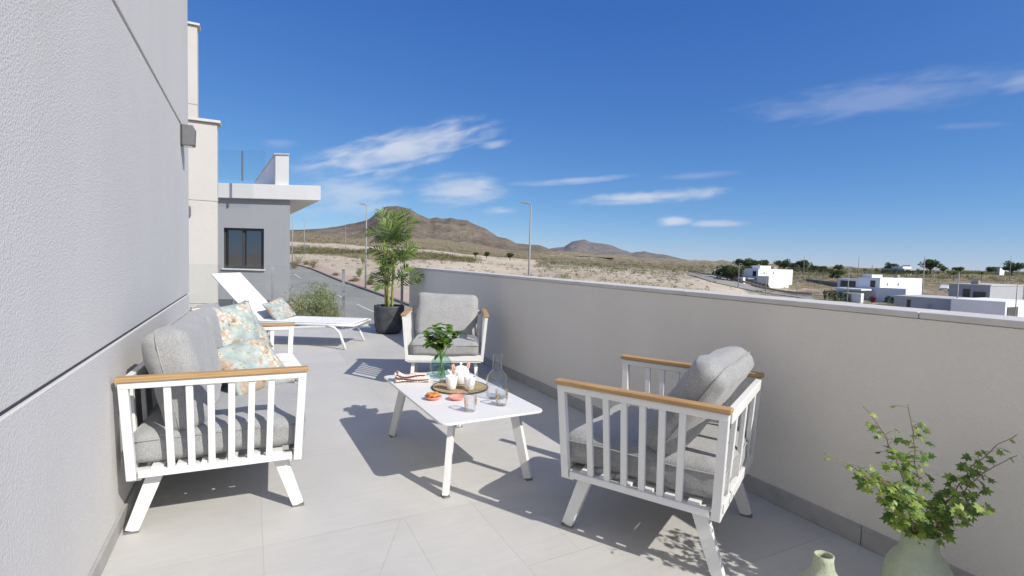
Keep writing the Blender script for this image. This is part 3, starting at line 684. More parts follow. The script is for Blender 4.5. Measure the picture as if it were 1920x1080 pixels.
pillow((-0.115, 3.60, 0.675), face((0.51, -0.68, 0.44), (-0.35, 0.30, 0.88), -3), (0.39, 0.38), 'floral throw pillow propped up behind the nearest pillow on the sofa', 5.0, 0.14, g_)
pillow((-0.05, 3.84, 0.655), face((0.70, -0.50, 0.45), (-0.30, 0.25, 0.9), 8), (0.38, 0.38), 'floral throw pillow mostly hidden behind two others on the sofa', 9.0, 0.12, g_)
# white throw over the far seat
def throw():
    mb = MB(); n, m = 30, 34; y0, y1 = 3.52, 3.93
    path = [(-0.12, 0.455), (0.0, 0.448), (0.12, 0.447), (0.20, 0.445), (0.245, 0.432), (0.268, 0.40), (0.275, 0.33), (0.278, 0.25), (0.282, 0.17)]
    for i in range(n+1):
        t = i/n*(len(path)-1); k = min(int(t), len(path)-2); a = t-k; x = path[k][0]*(1-a)+path[k+1][0]*a; z = path[k][1]*(1-a)+path[k+1][1]*a
        for j in range(m+1):
            b = j/m; y = y0+(y1-y0)*b
            f = 0.5+0.5*math.sin(b*15+0.8*math.sin(i*0.2)); hgt = 0.028*f*min(1, 0.3+i/n)+0.04*math.sin(b*math.pi)*max(0, 1-abs(i/n-0.45)*3)
            y += 0.03*(i/n-0.4)*math.sin(b*6)+noise.noise(V((x*6, y*6, 1)))*0.02
            if t > 4.3: mb.v.append(V((x+hgt, y, z+0.03*math.sin(b*9)*(i/n)**4)))
            else: mb.v.append(V((x+0.01*f, y, z+hgt+noise.noise(V((x*14, y*14, 5)))*0.008)))
    for i in range(n):
        for j in range(m): mb.f.append((i*(m+1)+j, i*(m+1)+j+1, (i+1)*(m+1)+j+1, (i+1)*(m+1)+j))
    o = mb.build('throw_blanket', MAT['white_throw'], smooth=True); s = o.modifiers.new('s', 'SOLIDIFY'); s.thickness = 0.012; s.offset = 1
    tag(o, 'white throw blanket draped over the far seat and front edge of the sofa', 'blanket')
throw()

# sun lounger
def lounger():
    a = V((-0.872, 0.489)); E_ = V((1.285, 6.80)); ang = math.atan2(a.y, a.x)
    r = empty('sun_lounger', (E_.x, E_.y, 0), ang, 'white sun lounger with raised backrest in front of the glass railing', 'sun lounger')
    wm = MAT['white_metal']; hw_ = 0.31; Ls = 1.24; zs = 0.30      # local x from the foot end to the head end
    mb = MB()
    for s in (-1, 1): mb.tube([(-0.02, s*hw_, zs), (0.3, s*hw_, zs), (Ls+0.62, s*hw_, zs)], 0.017, 10)
    mb.tube([(0, -hw_, zs-0.004), (0, hw_, zs-0.004)], 0.015, 8); mb.tube([(Ls+0.6, -hw_, zs), (Ls+0.6, hw_, zs)], 0.015, 8)
    mb.build('frame', wm, r, smooth=True)
    for s in (-1, 1):
        MB().tube([(0.34, s*(hw_+0.004), zs-0.012), (0.24, s*(hw_+0.012), zs-0.03), (0.17, s*(hw_+0.02), zs-0.09), (0.08, s*(hw_+0.04), 0.004)], 0.017, 10).build('leg', wm, r, smooth=True)
        MB().tube([(Ls-0.02, s*(hw_+0.004), zs-0.012), (Ls+0.08, s*(hw_+0.012), zs-0.03), (Ls+0.15, s*(hw_+0.02), zs-0.09), (Ls+0.24, s*(hw_+0.04), 0.004)], 0.017, 10).build('leg', wm, r, smooth=True)
    mb = MB(); n, m = 24, 10
    for i in range(n+1):
        for j in range(m+1):
            x = Ls*i/n; t = -1+2*j/m; mb.v.append(V((x, t*(hw_-0.004), zs+0.019-0.014*(1-t*t)*math.sin(math.pi*min(1, i/n*1.02)))))
    for i in range(n):
        for j in range(m): mb.f.append((i*(m+1)+j, i*(m+1)+j+1, (i+1)*(m+1)+j+1, (i+1)*(m+1)+j))
    o = mb.build('seat_sling', MAT['sling_white'], r, smooth=True); s = o.modifiers.new('s', 'SOLIDIFY'); s.thickness = 0.006
    LB, th = 0.80, math.radians(45.5)
    br = empty('backrest', (Ls, 0, zs+0.01)); br.parent = r; br.rotation_euler = (0, -th, 0)
    mb = MB()
    mb.tube([(0.0, -hw_+0.012, 0), (LB, -hw_+0.012, 0), (LB, hw_-0.012, 0), (0.0, hw_-0.012, 0)], 0.014, 8)
    mb.build('back_frame', wm, br, smooth=True)
    MB().box((LB/2, 0, 0.010), (LB+0.02, 2*hw_-0.01, 0.007)).build('back_sling', MAT['sling_white'], br, bevel=0.003)
    mb = MB()
    for s in (-1, 1): mb.bar((0.42, s*(hw_-0.05), -0.01), (0.12, s*(hw_-0.05), -0.40), 0.02, 0.01, (0, 1, 0))
    mb.build('prop', wm, br)
    return r
LG = lounger()
ax = V((-0.872, 0.489, 0)); sd_ = V((0.489, 0.872, 0))
pillow(V((1.285, 6.80, 0))+ax*1.10+sd_*0.02+V((0, 0, 0.435)), face((-ax*0.80+V((0, 0, 0.62))-sd_*0.10), ax*0.75+V((0, 0, 1)), 4), (0.48, 0.32), 'small floral pillow lying against the raised back of the sun lounger', 13.0, 0.13, g_)

# coffee table
TX, TY, TZ = 1.072, 2.805, 0.388
def table():
    r = empty('coffee_table', (TX, TY, 0), math.radians(1.8), 'low white coffee table with rounded corners and splayed legs, set with tea things', 'table')
    hx, hy, rc = 0.287, 0.545, 0.045; poly = []
    for (cx, cy, a0) in ((hx-rc, hy-rc, 0), (-hx+rc, hy-rc, 90), (-hx+rc, -hy+rc, 180), (hx-rc, -hy+rc, 270)):
        for k in range(7):
            t = math.radians(a0+k*15); poly.append((cx+rc*math.cos(t), cy+rc*math.sin(t)))
    MB().prism(poly, TZ-0.012, TZ).build('tabletop', MAT['table_white'], r, bevel=0.003)
    mb = MB()
    for s in (-1, 1): mb.bar((s*0.20, -0.42, TZ-0.028), (s*0.20, 0.42, TZ-0.028), 0.04, 0.03, (1, 0, 0))
    for y in (-0.42, 0.42): mb.bar((-0.2, y, TZ-0.028), (0.2, y, TZ-0.028), 0.03, 0.03, (0, 1, 0))
    mb.build('apron', MAT['white_metal'], r, bevel=0.002)
    for sx in (-1, 1):
        for sy in (-1, 1):
            lg = MB().bar((sx*0.178, sy*0.40, TZ-0.013), (sx*0.235, sy*0.472, 0.007), 0.052, 0.03, (0.75*sx, sy, 0), 0.044, 0.028).build('leg', MAT['white_metal'], r, bevel=0.003)
            MB().box((sx*0.235, sy*0.472, 0.004), (0.034, 0.042, 0.007)).build('foot_pad', MAT['black_rubber'], lg)
table()
ZT0 = TZ+0.0008
# straw mat
MAT_C = V((1.128, 2.868)); 
mb = MB().lathe([(0.0001, 0.006), (0.08, 0.0065), (0.160, 0.006), (0.166, 0.009), (0.170, 0.008), (0.172, 0.004), (0.170, 0.0005), (0.0001, 0.0002)], n=64); 
o = mb.build('placemat', MAT['straw'], smooth=True, loc=(MAT_C.x, MAT_C.y, ZT0)); tag(o, 'round woven straw placemat with a dark rim under the teapot', 'placemat')
ZM = ZT0+0.0075
def cup(loc, label, lip=False):
    r = empty('cup', loc, 0, label, 'cup'); out = [(0.0001, 0.001), (0.02, 0.0), (0.026, 0.006), (0.031, 0.03), (0.034, 0.06), (0.035, 0.080), (0.0335, 0.081), (0.032, 0.06), (0.029, 0.03), (0.022, 0.010), (0.0001, 0.008)]
    wob = (lambda t, z: (0.22*max(0, math.cos(t-0.6))**14*max(0, (z-0.055)/0.026)) if z > 0.055 else 0) if lip else None
    MB().lathe(out, n=40, wob=wob).build('bowl', MAT['porcelain'], r, smooth=True)
    return r
cup((1.056, 2.822, ZM), 'white handleless cup holding a spoon, in front of the teapot spout')
cup((1.152, 2.775, ZM), 'white creamer cup with a pouring lip, right of the cup with the spoon', True)
sp = MB().tube([(1.066, 2.818, ZM+0.012), (1.075, 2.812, ZM+0.05), (1.092, 2.80, ZM+0.12)], [0.005, 0.0022, 0.003], 8).build('spoon', MAT['steel'], smooth=True)
tag(sp, 'thin metal spoon leaning in the white cup', 'spoon')
def teapot():
    r = empty('teapot', (1.165, 2.955, ZM), 0, 'white porcelain teapot with round lid knob and terracotta handles', 'teapot'); pc = MAT['porcelain']
    MB().lathe([(0.0001, 0.0), (0.045, 0.0), (0.052, 0.006), (0.055, 0.04), (0.053, 0.075), (0.046, 0.088), (0.038, 0.092), (0.0001, 0.092)], n=40).build('body', pc, r, smooth=True)
    MB().lathe([(0.040, 0.093), (0.036, 0.101), (0.018, 0.107), (0.006, 0.110), (0.005, 0.116), (0.010, 0.121), (0.010, 0.127), (0.006, 0.131), (0.0001, 0.132)], n=28).build('lid', pc, r, smooth=True)
    MB().tube([(-0.048, -0.014, 0.035), (-0.068, -0.022, 0.05), (-0.080, -0.027, 0.075), (-0.097, -0.033, 0.095)], [0.014, 0.011, 0.008, 0.006], 12).build('spout', pc, r, smooth=True)
    for s, dx in ((-1, -0.046), (1, 0.046)):
        MB().tube([(dx, 0.012*s, 0.07), (dx*1.32, 0.016*s, 0.09), (dx*1.38, 0.016*s, 0.118), (dx*1.2, 0.014*s, 0.125), (dx*1.05, 0.012*s, 0.10), (dx*0.9, 0.01*s, 0.085)], 0.006, 8).build('handle', MAT['terra_handle'], r, smooth=True)
teapot()
def saucer(loc, label):
    mb = MB().lathe([(0.0001, 0.004), (0.026, 0.005), (0.040, 0.013), (0.047, 0.019), (0.048, 0.018), (0.042, 0.009), (0.030, 0.0), (0.0001, 0.0)], n=48, wob=lambda t, z: 0.03*math.cos(t*12)*(1 if z > 0.01 else 0))
    o = mb.build('saucer', MAT['pink_ceramic'], smooth=True, loc=loc); return tag(o, label, 'saucer')
saucer((0.899, 2.684, ZT0), 'coral pink saucer under the pastry'); saucer((1.018, 2.632, ZT0), 'empty coral pink saucer beside the drinking glass')
mb = MB()
for k in range(26):      # a twisted ring bun
    pass
def bun():
    mb = MB(); n, m = 40, 14
    for i in range(n):
        t = 2*math.pi*i/n; rr = 0.0135+0.0018*math.sin(t*7)
        for k in range(m):
            a = 2*math.pi*k/m; q = 0.018+rr*math.cos(a+t*2)*(1+0.05*math.sin(3*a)); mb.v.append(V((q*math.cos(t)*1.15, q*math.sin(t), 0.018+rr*math.sin(a+t*2)*0.9+0.003*math.sin(5*t))))
    for i in range(n):
        for k in range(m): mb.f.append((i*m+k, ((i+1) % n)*m+k, ((i+1) % n)*m+(k+1) % m, i*m+(k+1) % m))
    o = mb.build('pastry', MAT['pastry'], smooth=True, loc=(0.897, 2.686, ZT0+0.005)); tag(o, 'golden brown ring pastry on the pink saucer', 'pastry')
bun()
def carafe():
    r = empty('carafe', (1.241, 2.587, ZT0), 0, 'tall clear glass carafe half full of water on the white table', 'carafe')
    MB().lathe([(0.0001, 0.004), (0.052, 0.002), (0.059, 0.010), (0.060, 0.10), (0.058, 0.120), (0.048, 0.140), (0.032, 0.155), (0.027, 0.165), (0.026, 0.24), (0.028, 0.248), (0.0255, 0.248), (0.024, 0.24), (0.025, 0.167), (0.030, 0.157), (0.046, 0.137), (0.056, 0.118), (0.058, 0.10), (0.057, 0.012), (0.05, 0.007), (0.0001, 0.008)], n=48).build('bottle', MAT['clear_glass'], r, smooth=True)
    MB().lathe([(0.0001, 0.010), (0.052, 0.011), (0.0555, 0.016), (0.0562, 0.082), (0.0001, 0.082)], n=48).build('water', MAT['water'], r, smooth=False)
carafe()
def tumbler(loc, label):
    r = empty('drinking_glass', loc, 0, label, 'glass')
    MB().lathe([(0.0001, 0.002), (0.026, 0.0), (0.029, 0.004), (0.033, 0.085), (0.0318, 0.085), (0.028, 0.008), (0.0001, 0.009)], n=40).build('glass', MAT['clear_glass'], r, smooth=True)
    mb = MB()
    for (a, h0, h1) in ((3.5, 0.02, 0.07), (3.8, 0.012, 0.05), (5.6, 0.03, 0.075)):
        mb.tube([(0.0315*math.cos(a), 0.0315*math.sin(a), h0), (0.0325*math.cos(a+0.12), 0.0325*math.sin(a+0.12), (h0+h1)/2), (0.0335*math.cos(a+0.05), 0.0335*math.sin(a+0.05), h1)], 0.0014, 6)
        for k in range(4): mb.box((0.033*math.cos(a+0.14*(-1)**k), 0.033*math.sin(a+0.14*(-1)**k), h0+0.012+k*(h1-h0)/5), (0.003, 0.005, 0.007))
    mb.build('gold_sprig', MAT['gold'], r)
g2 = 'clear tumblers with gold sprigs'
tumbler((1.003, 2.402, ZT0), 'clear tumbler with gold sprigs standing beside the empty pink saucer'); tumbler((1.200, 2.44, ZT0), 'clear tumbler with gold sprigs standing in front of the carafe')
def napkin():
    me = bpy.data.meshes.new('folded_napkin'); bm = bmesh.new(); uvl = bm.loops.layers.uv.new('u'); n, m = 24, 40
    layers = []
    for i in range(n+1):
        row = []
        for j in range(m+1):
            t = j/m; a = i/n            # cloth folded in S curves: t runs through the folds
            s = t*4; k = int(min(s, 3.999)); f = s-k; y = (f if k % 2 == 0 else 1-f); end = max(0, abs(y-0.5)-0.42)
            z = 0.006+k*0.0105+(0.005 if f > 0.92 else 0)*1.0+0.004*math.sin(a*7+k)+noise.noise(V((a*4, t*9, 2)))*0.006
            x = (a-0.5)*0.21*(1-0.05*k)+0.012*math.sin(k*2.1)+0.004*math.sin(t*30)
            z += 0.02*max(0, 0.25-a)*4*(0.4+0.6*(k > 1))*(1-abs(y-0.6))
            yy = (y-0.5)*(0.105-0.008*k)+0.018*math.sin(a*4+k*0.9)
            row.append(bm.verts.new((x, yy, z)))
        layers.append(row)
    for i in range(n):
        for j in range(m):
            f = bm.faces.new((layers[i][j], layers[i+1][j], layers[i+1][j+1], layers[i][j+1])); f.smooth = True
            for lp, (uu, vv) in zip(f.loops, ((i/n, j/m), ((i+1)/n, j/m), ((i+1)/n, (j+1)/m), (i/n, (j+1)/m))): lp[uvl].uv = (vv*2, uu*0.0+vv*1.0 if False else uu)
    bm.to_mesh(me); bm.free(); me.materials.append(MAT['napkin_cloth'])
    o = bpy.data.objects.new('folded_napkin', me); COL.objects.link(o); o.location = (0.905, 3.13, ZT0+0.004); o.rotation_euler = (0, 0, -0.18)
    s = o.modifiers.new('s', 'SOLIDIFY'); s.thickness = 0.003; tag(o, 'crumpled folded napkin with pink and white stripes at the table corner', 'napkin')
napkin()
# ------------------------------------------------------------------ plants
def leaf_blade(mb, p, d, up, L, w, fold=0.15, curl=0.2, n=3, tip=1.0):
    d = V(d).normalized(); up = V(up); sd = d.cross(up)
    sd = sd.normalized() if sd.length > 1e-5 else d.orthogonal().normalized(); nr = sd.cross(d)
    i0 = len(mb.v)
    for k in range(n+1):
        t = k/n; ww = w/2*math.sin(math.pi*(t*0.86+0.10))**0.8*(1 if t < 1 else 0.05); c = p+d*(L*t)-nr*(curl*L*t*t)
        mb.v += [c-sd*ww+nr*fold*ww, c, c+sd*ww+nr*fold*ww]
    for k in range(n):
        a = i0+k*3; mb.f += [(a, a+1, a+4, a+3), (a+1, a+2, a+5, a+4)]
def ivy_leaf(mb, p, d, nrm, s):
    d = V(d).normalized(); sd = d.cross(V(nrm)); sd = sd.normalized() if sd.length > 1e-5 else d.orthogonal().normalized(); nr = sd.cross(d)
    out = [(0, 0), (0.28, -0.10), (0.62, 0.10), (0.36, 0.30), (0.55, 0.62), (0.20, 0.58), (0, 1.05), (-0.20, 0.58), (-0.55, 0.62), (-0.36, 0.30), (-0.62, 0.10), (-0.28, -0.10)]
    i0 = len(mb.v); mb.v.append(p+d*(0.32*s)+nr*0.05*s)
    for (x, y) in out: mb.v.append(p+sd*(x*s)+d*(y*s)-nr*(0.18*s*abs(x)+0.15*s*max(0, y-0.5)))
    n = len(out)
    for k in range(n): mb.f.append((i0, i0+1+k, i0+1+(k+1) % n))
def bez(a, b, c, n):
    a, b, c = V(a), V(b), V(c); return [a*(1-t)**2+b*2*t*(1-t)+c*t*t for t in [i/n for i in range(n+1)]]
# potted areca palm
def palm():
    bx, by = 1.885, 7.82
    r = empty('potted_palm', (bx, by, 0), 0, 'tall leafy palm in a dark grey pot at the end of the parapet', 'potted plant')
    pot = MB().lathe([(0.0001, 0.0), (0.15, 0.0), (0.19, 0.03), (0.212, 0.10), (0.222, 0.22), (0.228, 0.40), (0.228, 0.425), (0.205, 0.425), (0.203, 0.37), (0.0001, 0.365)], n=48, wob=lambda t, z: 0.006*math.sin(3*t+z*6)).build('pot', MAT['pot_black'], r, smooth=True)
    MB().lathe([(0.0001, 0.392), (0.1, 0.395), (0.203, 0.385)], n=24).build('soil', MAT['soil'], r, smooth=True)
    R = random.Random(21); pts = []
    for k in range(5):
        a = k*1.3+0.4; x, y = 0.05*math.cos(a), 0.05*math.sin(a); h = [1.30, 1.02, 1.42, 0.95, 1.15][k]
        top = V((x*1.9+R.uniform(-.03, .03), y*1.9, h)); P = bez((x, y, 0.36), (x*1.2, y*1.2, 0.8), top, 8)
        MB().tube(P, [0.019-0.0008*i for i in range(9)], 8).build('stem', MAT['cane'], r, smooth=True); pts.append(top)
    right = V((RGT2.x, RGT2.y, 0)); back = V((FWD2.x, FWD2.y, 0)); org = V((bx, by, 0)); D0 = bx*FWD2.x+by*FWD2.y
    def P_(q, dd): return at(660+q[0]*0.2405, 380+q[1]*0.2405, D0+dd)-org
    fr = [((318, 330), (230, 72), .05), ((322, 330), (298, 80), .1), ((326, 330), (352, 92), -.05), ((330, 330), (416, 70), .1), ((335, 330), (480, 136), 0), ((318, 335), (122, 224), .1), ((320, 330), (165, 232), -.15), ((335, 340), (456, 246), -.2), ((318, 345), (172, 288), .15), ((322, 350), (250, 345), -.25), ((345, 345), (402, 262), .25), ((330, 325), (250, 158), -.15), ((335, 325), (382, 176), -.2), ((322, 340), (205, 250), .3), ((328, 335), (330, 150), .25),
        ((335, 470), (140, 372), .1), ((330, 472), (205, 462), -.2), ((345, 470), (482, 392), .0), ((340, 460), (500, 335), .2), ((325, 485), (228, 520), -.1), ((350, 490), (415, 455), -.25), ((340, 455), (298, 395), -.3), ((335, 500), (235, 425), .25), ((340, 480), (395, 380), .25), ((330, 480), (280, 500), -.3), ((338, 470), (345, 365), -.2),
        ((318, 655), (153, 575), -.05), ((320, 655), (180, 660), -.2), ((352, 640), (436, 505), .1), ((362, 660), (518, 582), -.15), ((325, 640), (226, 535), .2), ((345, 600), (300, 520), -.25), ((350, 600), (405, 560), .25)]
    for k, (b0, t0, dd) in enumerate(fr):
        base = P_(b0, R.uniform(-.04, .04)); tip = P_(t0, dd); L = (tip-base).length; lat = abs((tip-base).dot(right))/L
        mid = base.lerp(tip, 0.5)+V((0, 0, L*(0.10+0.24*lat)))
        P = bez(base, mid, tip, 24); mb = MB(); mb.tube(P, [0.005-0.00016*i for i in range(25)], 5); tw = R.uniform(-.5, .5)
        for i in range(4, 25, 2):
            tg = (P[min(i+1, 24)]-P[i-1]).normalized(); nrm = V((0, 0, 0.75))-back*(0.8+tw)+right*tw*0.5; sdd = tg.cross(nrm)
            if sdd.length < 0.1: sdd = right.copy()
            sdd.normalize(); nr = sdd.cross(tg); f = (i-5)/19; ll = min(0.165, L*0.42)*math.sin(math.pi*(0.20+0.66*f))**0.8+0.02
            for s in (-1, 1):
                dl = (tg*(0.62+0.5*f)+sdd*s*0.80+nr*0.22+V((R.uniform(-.12, .12), R.uniform(-.12, .12), R.uniform(-.28, .02)))).normalized(); leaf_blade(mb, P[i], dl, nr, ll*R.uniform(.85, 1.15), 0.020, 0.25, 0.26, 3)
        mb.build('frond', MAT['palm_leaf'], r, smooth=True)
palm()
# glass vase with leafy branches
VX, VY = 1.108, 3.16
def glass_vase():
    r = empty('glass_vase', (VX, VY, ZT0), 0, 'round green tinted glass vase with water, holding leafy branches', 'vase')
    def pr(rr, zc, q): return [(rr*math.cos(t), zc+q*math.sin(t)) for t in [math.radians(a) for a in range(-70, 66, 9)]]
    MB().lathe([(0.0001, 0.004), (0.02, 0.0)]+pr(0.072, 0.074, 0.076)+[(0.024, 0.15), (0.022, 0.158), (0.029, 0.168)], n=48).build('glass', MAT['green_glass'], r, smooth=True)
    MB().lathe([(0.0001, 0.009)]+[(rr*0.95, z) for rr, z in pr(0.072, 0.074, 0.072) if z < 0.085]+[(0.0001, 0.085)], n=40).build('water', MAT['water'], r)
glass_vase()
def posy():
    R = random.Random(5); ends = [(-0.10, -0.02, 0.27), (-0.055, 0.05, 0.32), (0.0, -0.04, 0.30), (0.045, 0.03, 0.335), (0.10, -0.02, 0.29), (0.03, -0.07, 0.25), (-0.07, -0.06, 0.23)]
    right = V((RGT2.x, RGT2.y, 0)); back = V((FWD2.x, FWD2.y, 0))
    for k, (a, b, h) in enumerate(ends):
        r = empty('leafy_branch', (VX, VY, ZT0), 0, 'cut branch with rounded green leaves in the glass vase', 'branch', 'leafy cut branches in the glass vase')
        e = right*a+back*b+V((0, 0, h)); st = V((-a*0.25, b*0.2, 0.015)); P = bez(st, V((e.x*0.1, e.y*0.1, 0.19)), e, 12)
        MB().tube(P, [0.0026]*13, 6).build('stem', MAT['green_stem'], r, smooth=True); mb = MB()
        for i in range(8, 13):
            for q in range(3 if i < 12 else 5):
                an = R.uniform(0, 6.28); d = V((math.cos(an), math.sin(an), R.uniform(-0.25, 0.75))); L = R.uniform(0.052, 0.082); leaf_blade(mb, P[i]+d*0.006, d, V((0, 0, 1)), L, L*0.62, 0.2, 0.25, 4)
        if k == 6: leaf_blade(mb, P[6], V((-1, -0.5, -0.6)), V((0, 0, 1)), 0.05, 0.026, 0.2, 0.3, 4)
        mb.build('leaves', MAT['posy_leaf'], r, smooth=True)
posy()
# sage green vases
def big_vase():
    cx, cy = 1.995, 0.853
    wob = lambda t, z: 0.035*math.sin(2*t+z*9)+0.02*math.sin(3*t-z*14)
    o = MB().lathe([(0.0001, 0.0), (0.07, 0.0), (0.098, 0.03), (0.108, 0.085), (0.106, 0.135), (0.094, 0.180), (0.076, 0.212), (0.059, 0.232), (0.053, 0.248), (0.0505, 0.265), (0.052, 0.298), (0.0525, 0.305), (0.0475, 0.305), (0.046, 0.26), (0.06, 0.2), (0.0001, 0.18)], n=56, wob=wob).build('ceramic_vase', MAT['sage_ceramic'], smooth=True, loc=(cx, cy, 0))
    tag(o, 'large matt sage green vase holding ivy branches beside the parapet', 'vase'); return cx, cy
BVX, BVY = big_vase()
o = MB().lathe([(0.0001, 0.0), (0.05, 0.0), (0.078, 0.02), (0.088, 0.06), (0.078, 0.10), (0.052, 0.125), (0.036, 0.15), (0.030, 0.18), (0.0305, 0.20), (0.0255, 0.201), (0.025, 0.18), (0.03, 0.15), (0.0001, 0.12)], n=48, wob=lambda t, z: 0.04*math.sin(2*t+z*12)).build('ceramic_vase', MAT['sage_ceramic'], smooth=True, loc=(1.735, 1.012, 0))
tag(o, 'small empty sage green vase standing left of the large one', 'vase')
def ivy():
    R = random.Random(11); right = V((RGT2.x, RGT2.y, 0)); back = V((FWD2.x, FWD2.y, 0)); D0 = 1.68
    base = V((BVX, BVY, 0.285)); top_uv = [((1545, 850), -0.05, 'ivy branch arching far out to the left of the green vase'), ((1618, 762), 0.02, 'ivy branch leaning left and up from the green vase'), ((1700, 757), 0.06, 'tallest upright ivy branch in the middle of the green vase'),
              ((1905, 815), 0.05, 'ivy branch reaching highest to the right from the green vase'), ((1908, 855), -0.02, 'ivy branch bending out to the right below the highest right one'), ((1840, 950), -0.10, 'short bushy ivy branch low on the right of the vase'), ((1660, 905), -0.1, 'short bushy ivy branch low on the left of the vase')]
    for k, ((u, v), dd, lab) in enumerate(top_uv):
        e = at(u, v, D0+dd); r = empty('ivy_branch', (base.x, base.y, base.z), 0, lab, 'branch', 'ivy branches in the green vase'); e = e-base
        st = V((e.x*0.06, e.y*0.06, -0.06)); c = V((e.x*0.30, e.y*0.30, max(0.08, e.z*0.68))); n = 22; P = bez(st, c, e, n)
        P = [p+V((noise.noise(V((i*0.4, k, 0)))*0.012, noise.noise(V((i*0.4, k, 5)))*0.012, 0))*min(1, i/6) for i, p in enumerate(P)]
        mb = MB().tube(P, [0.0024-0.00006*i for i in range(n+1)], 6)
        lv = MB(); short = k > 4
        for i in range(5, n+1):
            t = i/n; m = (4 if t < 0.66 else (3 if t < 0.78 else (1 if i % 3 == 0 else 0))) if not short else 4
            for q in range(m):
                an = R.uniform(0, 6.28); d = V((math.cos(an), math.sin(an), R.uniform(-0.5, 0.5))).normalized(); L = R.uniform(0.012, 0.040); p2 = P[i]+d*L
                mb.tube([P[i], P[i]+d*L*0.5+V((0, 0, 0.004)), p2], 0.0008, 4)
                nr = V((R.uniform(-.6, .6)-0.5, R.uniform(-.6, .6)-0.6, 0.8)); ld = V((d.x, d.y, R.uniform(-0.6, 0.1))); ivy_leaf(lv, p2, ld, nr, R.uniform(0.019, 0.034)*(0.75 if t > 0.7 and not short else 1))
        mb.build('stem', MAT['twig'], r, smooth=True); lv.build('leaves', MAT['ivy_leaf'], r)
ivy()

# ------------------------------------------------------------------ neighbouring house
def neighbour():
    D = 15.0; O = at(543.5, 480, D); right = V((RGT2.x, RGT2.y, 0)); ang = math.atan2(right.y, right.x)
    r = empty('house', (O.x, O.y, -0.9), ang, 'flat roofed white and grey house with dark window and roof terrace beyond the railing', 'building')
    K = D/F; z = lambda v: at(480, v, D).z+0.9; X = lambda u: (u-543.5)*K
    wl = MB(); x0, x1, zt = X(420), X(495), z(374); wz0, wz1 = z(504.5), z(428.5)
    wl.bb(-7, x0, 0, 6, 0, zt); wl.bb(x1, 0, 0, 6, 0, zt); wl.bb(x0, x1, 0, 6, 0, wz0); wl.bb(x0, x1, 0, 6, wz1, zt)
    wl.build('wall', MAT['facade_grey'], r)  # shade on this front is put into its grey, nothing casts it
    MB().bb(-7, 0.02, -0.02, 0.0, 0, z(563)).build('plinth', MAT['plinth_grey'], r)
    w = empty('window', (0, 0, 0)); w.parent = r
    mb = MB(); t = 0.07
    for (a, b, c, d) in ((x0, x1, wz1-t, wz1), (x0, x1, wz0, wz0+t), (x0, x0+t, wz0+t, wz1-t), (x1-t, x1, wz0+t, wz1-t), ((x0+x1)/2-0.05, (x0+x1)/2+0.05, wz0+t, wz1-t)): mb.bb(a, b, 0.10, 0.17, c, d)
    mb.build('window_frame', MAT['dark_metal'], w, bevel=0.006)
    for (a, b) in ((x0+t, (x0+x1)/2-0.05), ((x0+x1)/2+0.05, x1-t)): MB().bb(a, b, 0.13, 0.14, wz0+t, wz1-t).build('pane', MAT['window_glass'], w)
    MB().bb(x0-0.05, x1+0.05, -0.05, 0.10, wz0-0.04, wz0-0.001).build('sill', MAT['facade_white'], w)
    # projecting roof slab, corner beyond the wall
    MB().bb(-7, X(603), -0.12, 6.5, zt+0.001, z(347)).build('roof_slab', MAT['facade_white'], r, bevel=0.01)
    zr = z(346)
    poly = [V((X(541), 2.6, zr)), V((X(541), 2.6, zr+0.86)), V((X(541), -0.35, zr+0.86)), V((X(541), -0.35, zr)), ]
    MB().bb(X(516), X(541), 0.0, 0.22, zr+0.001, zr+0.86).bb(X(516), X(516)+0.2, 0.221, 6, zr+0.001, zr+0.86).build('roof_parapet', MAT['facade_white'], r)
    MB().bb(X(514), X(543), -0.03, 0.25, zr+0.861, zr+0.90).bb(X(514), X(516)+0.23, 0.251, 6, zr+0.861, zr+0.90).build('coping', MAT['coping_white'], r)
    gl = empty('roof_railing', (0, 0, 0)); gl.parent = r
    for u in (415, 472.5): MB().bb(X(u)-0.02, X(u)+0.02, -0.55, -0.52, zr, zr+0.84).build('post', MAT['steel'], gl)
    MB().bb(-6.9, X(514), -0.54, -0.53, zr+0.03, zr+0.86).build('glass_panel', MAT['rail_glass'], gl)
    for o in r.children_recursive:
        if o.type == 'MESH':
            for v in o.data.vertices: v.co.x -= max(0, v.co.y)*0.60      # the plot is not square: side walls run off to the left
    return r
neighbour()
mb = MB(); c4 = [pD(380, 10.2), pD(672, 10.2), pD(690, 17.5), pD(380, 17.5)]
mb.prism([(p.x, p.y) for p in c4], -3.9, -0.92); o = mb.build('garden_bed', MAT['garden_gravel']); tag(o, kind='structure')
def clump(mb, c, rad, n, s, R, flat=1.0, wisp=0.0):
    for _ in range(n):
        d = V((R.gauss(0, 1), R.gauss(0, 1), R.gauss(0, 1))); d.normalize(); q = R.random()**0.45
        p = V(c)+V((d.x*rad*q, d.y*rad*q, d.z*rad*q*flat)); a = V((R.gauss(0, 1), R.gauss(0, 1), R.gauss(0, 1)+wisp)).normalized(); b = a.orthogonal().normalized(); b.rotate(Quaternion(a, R.uniform(0, 6.28)))
        l = s*R.uniform(.6, 1.4); w = l*(0.55 if not wisp else 0.16); i = len(mb.v)
        mb.v += [p-a*l*0.5, p+b*w*0.5, p+a*l*0.5, p-b*w*0.5]; mb.f.append((i, i+1, i+2, i+3))
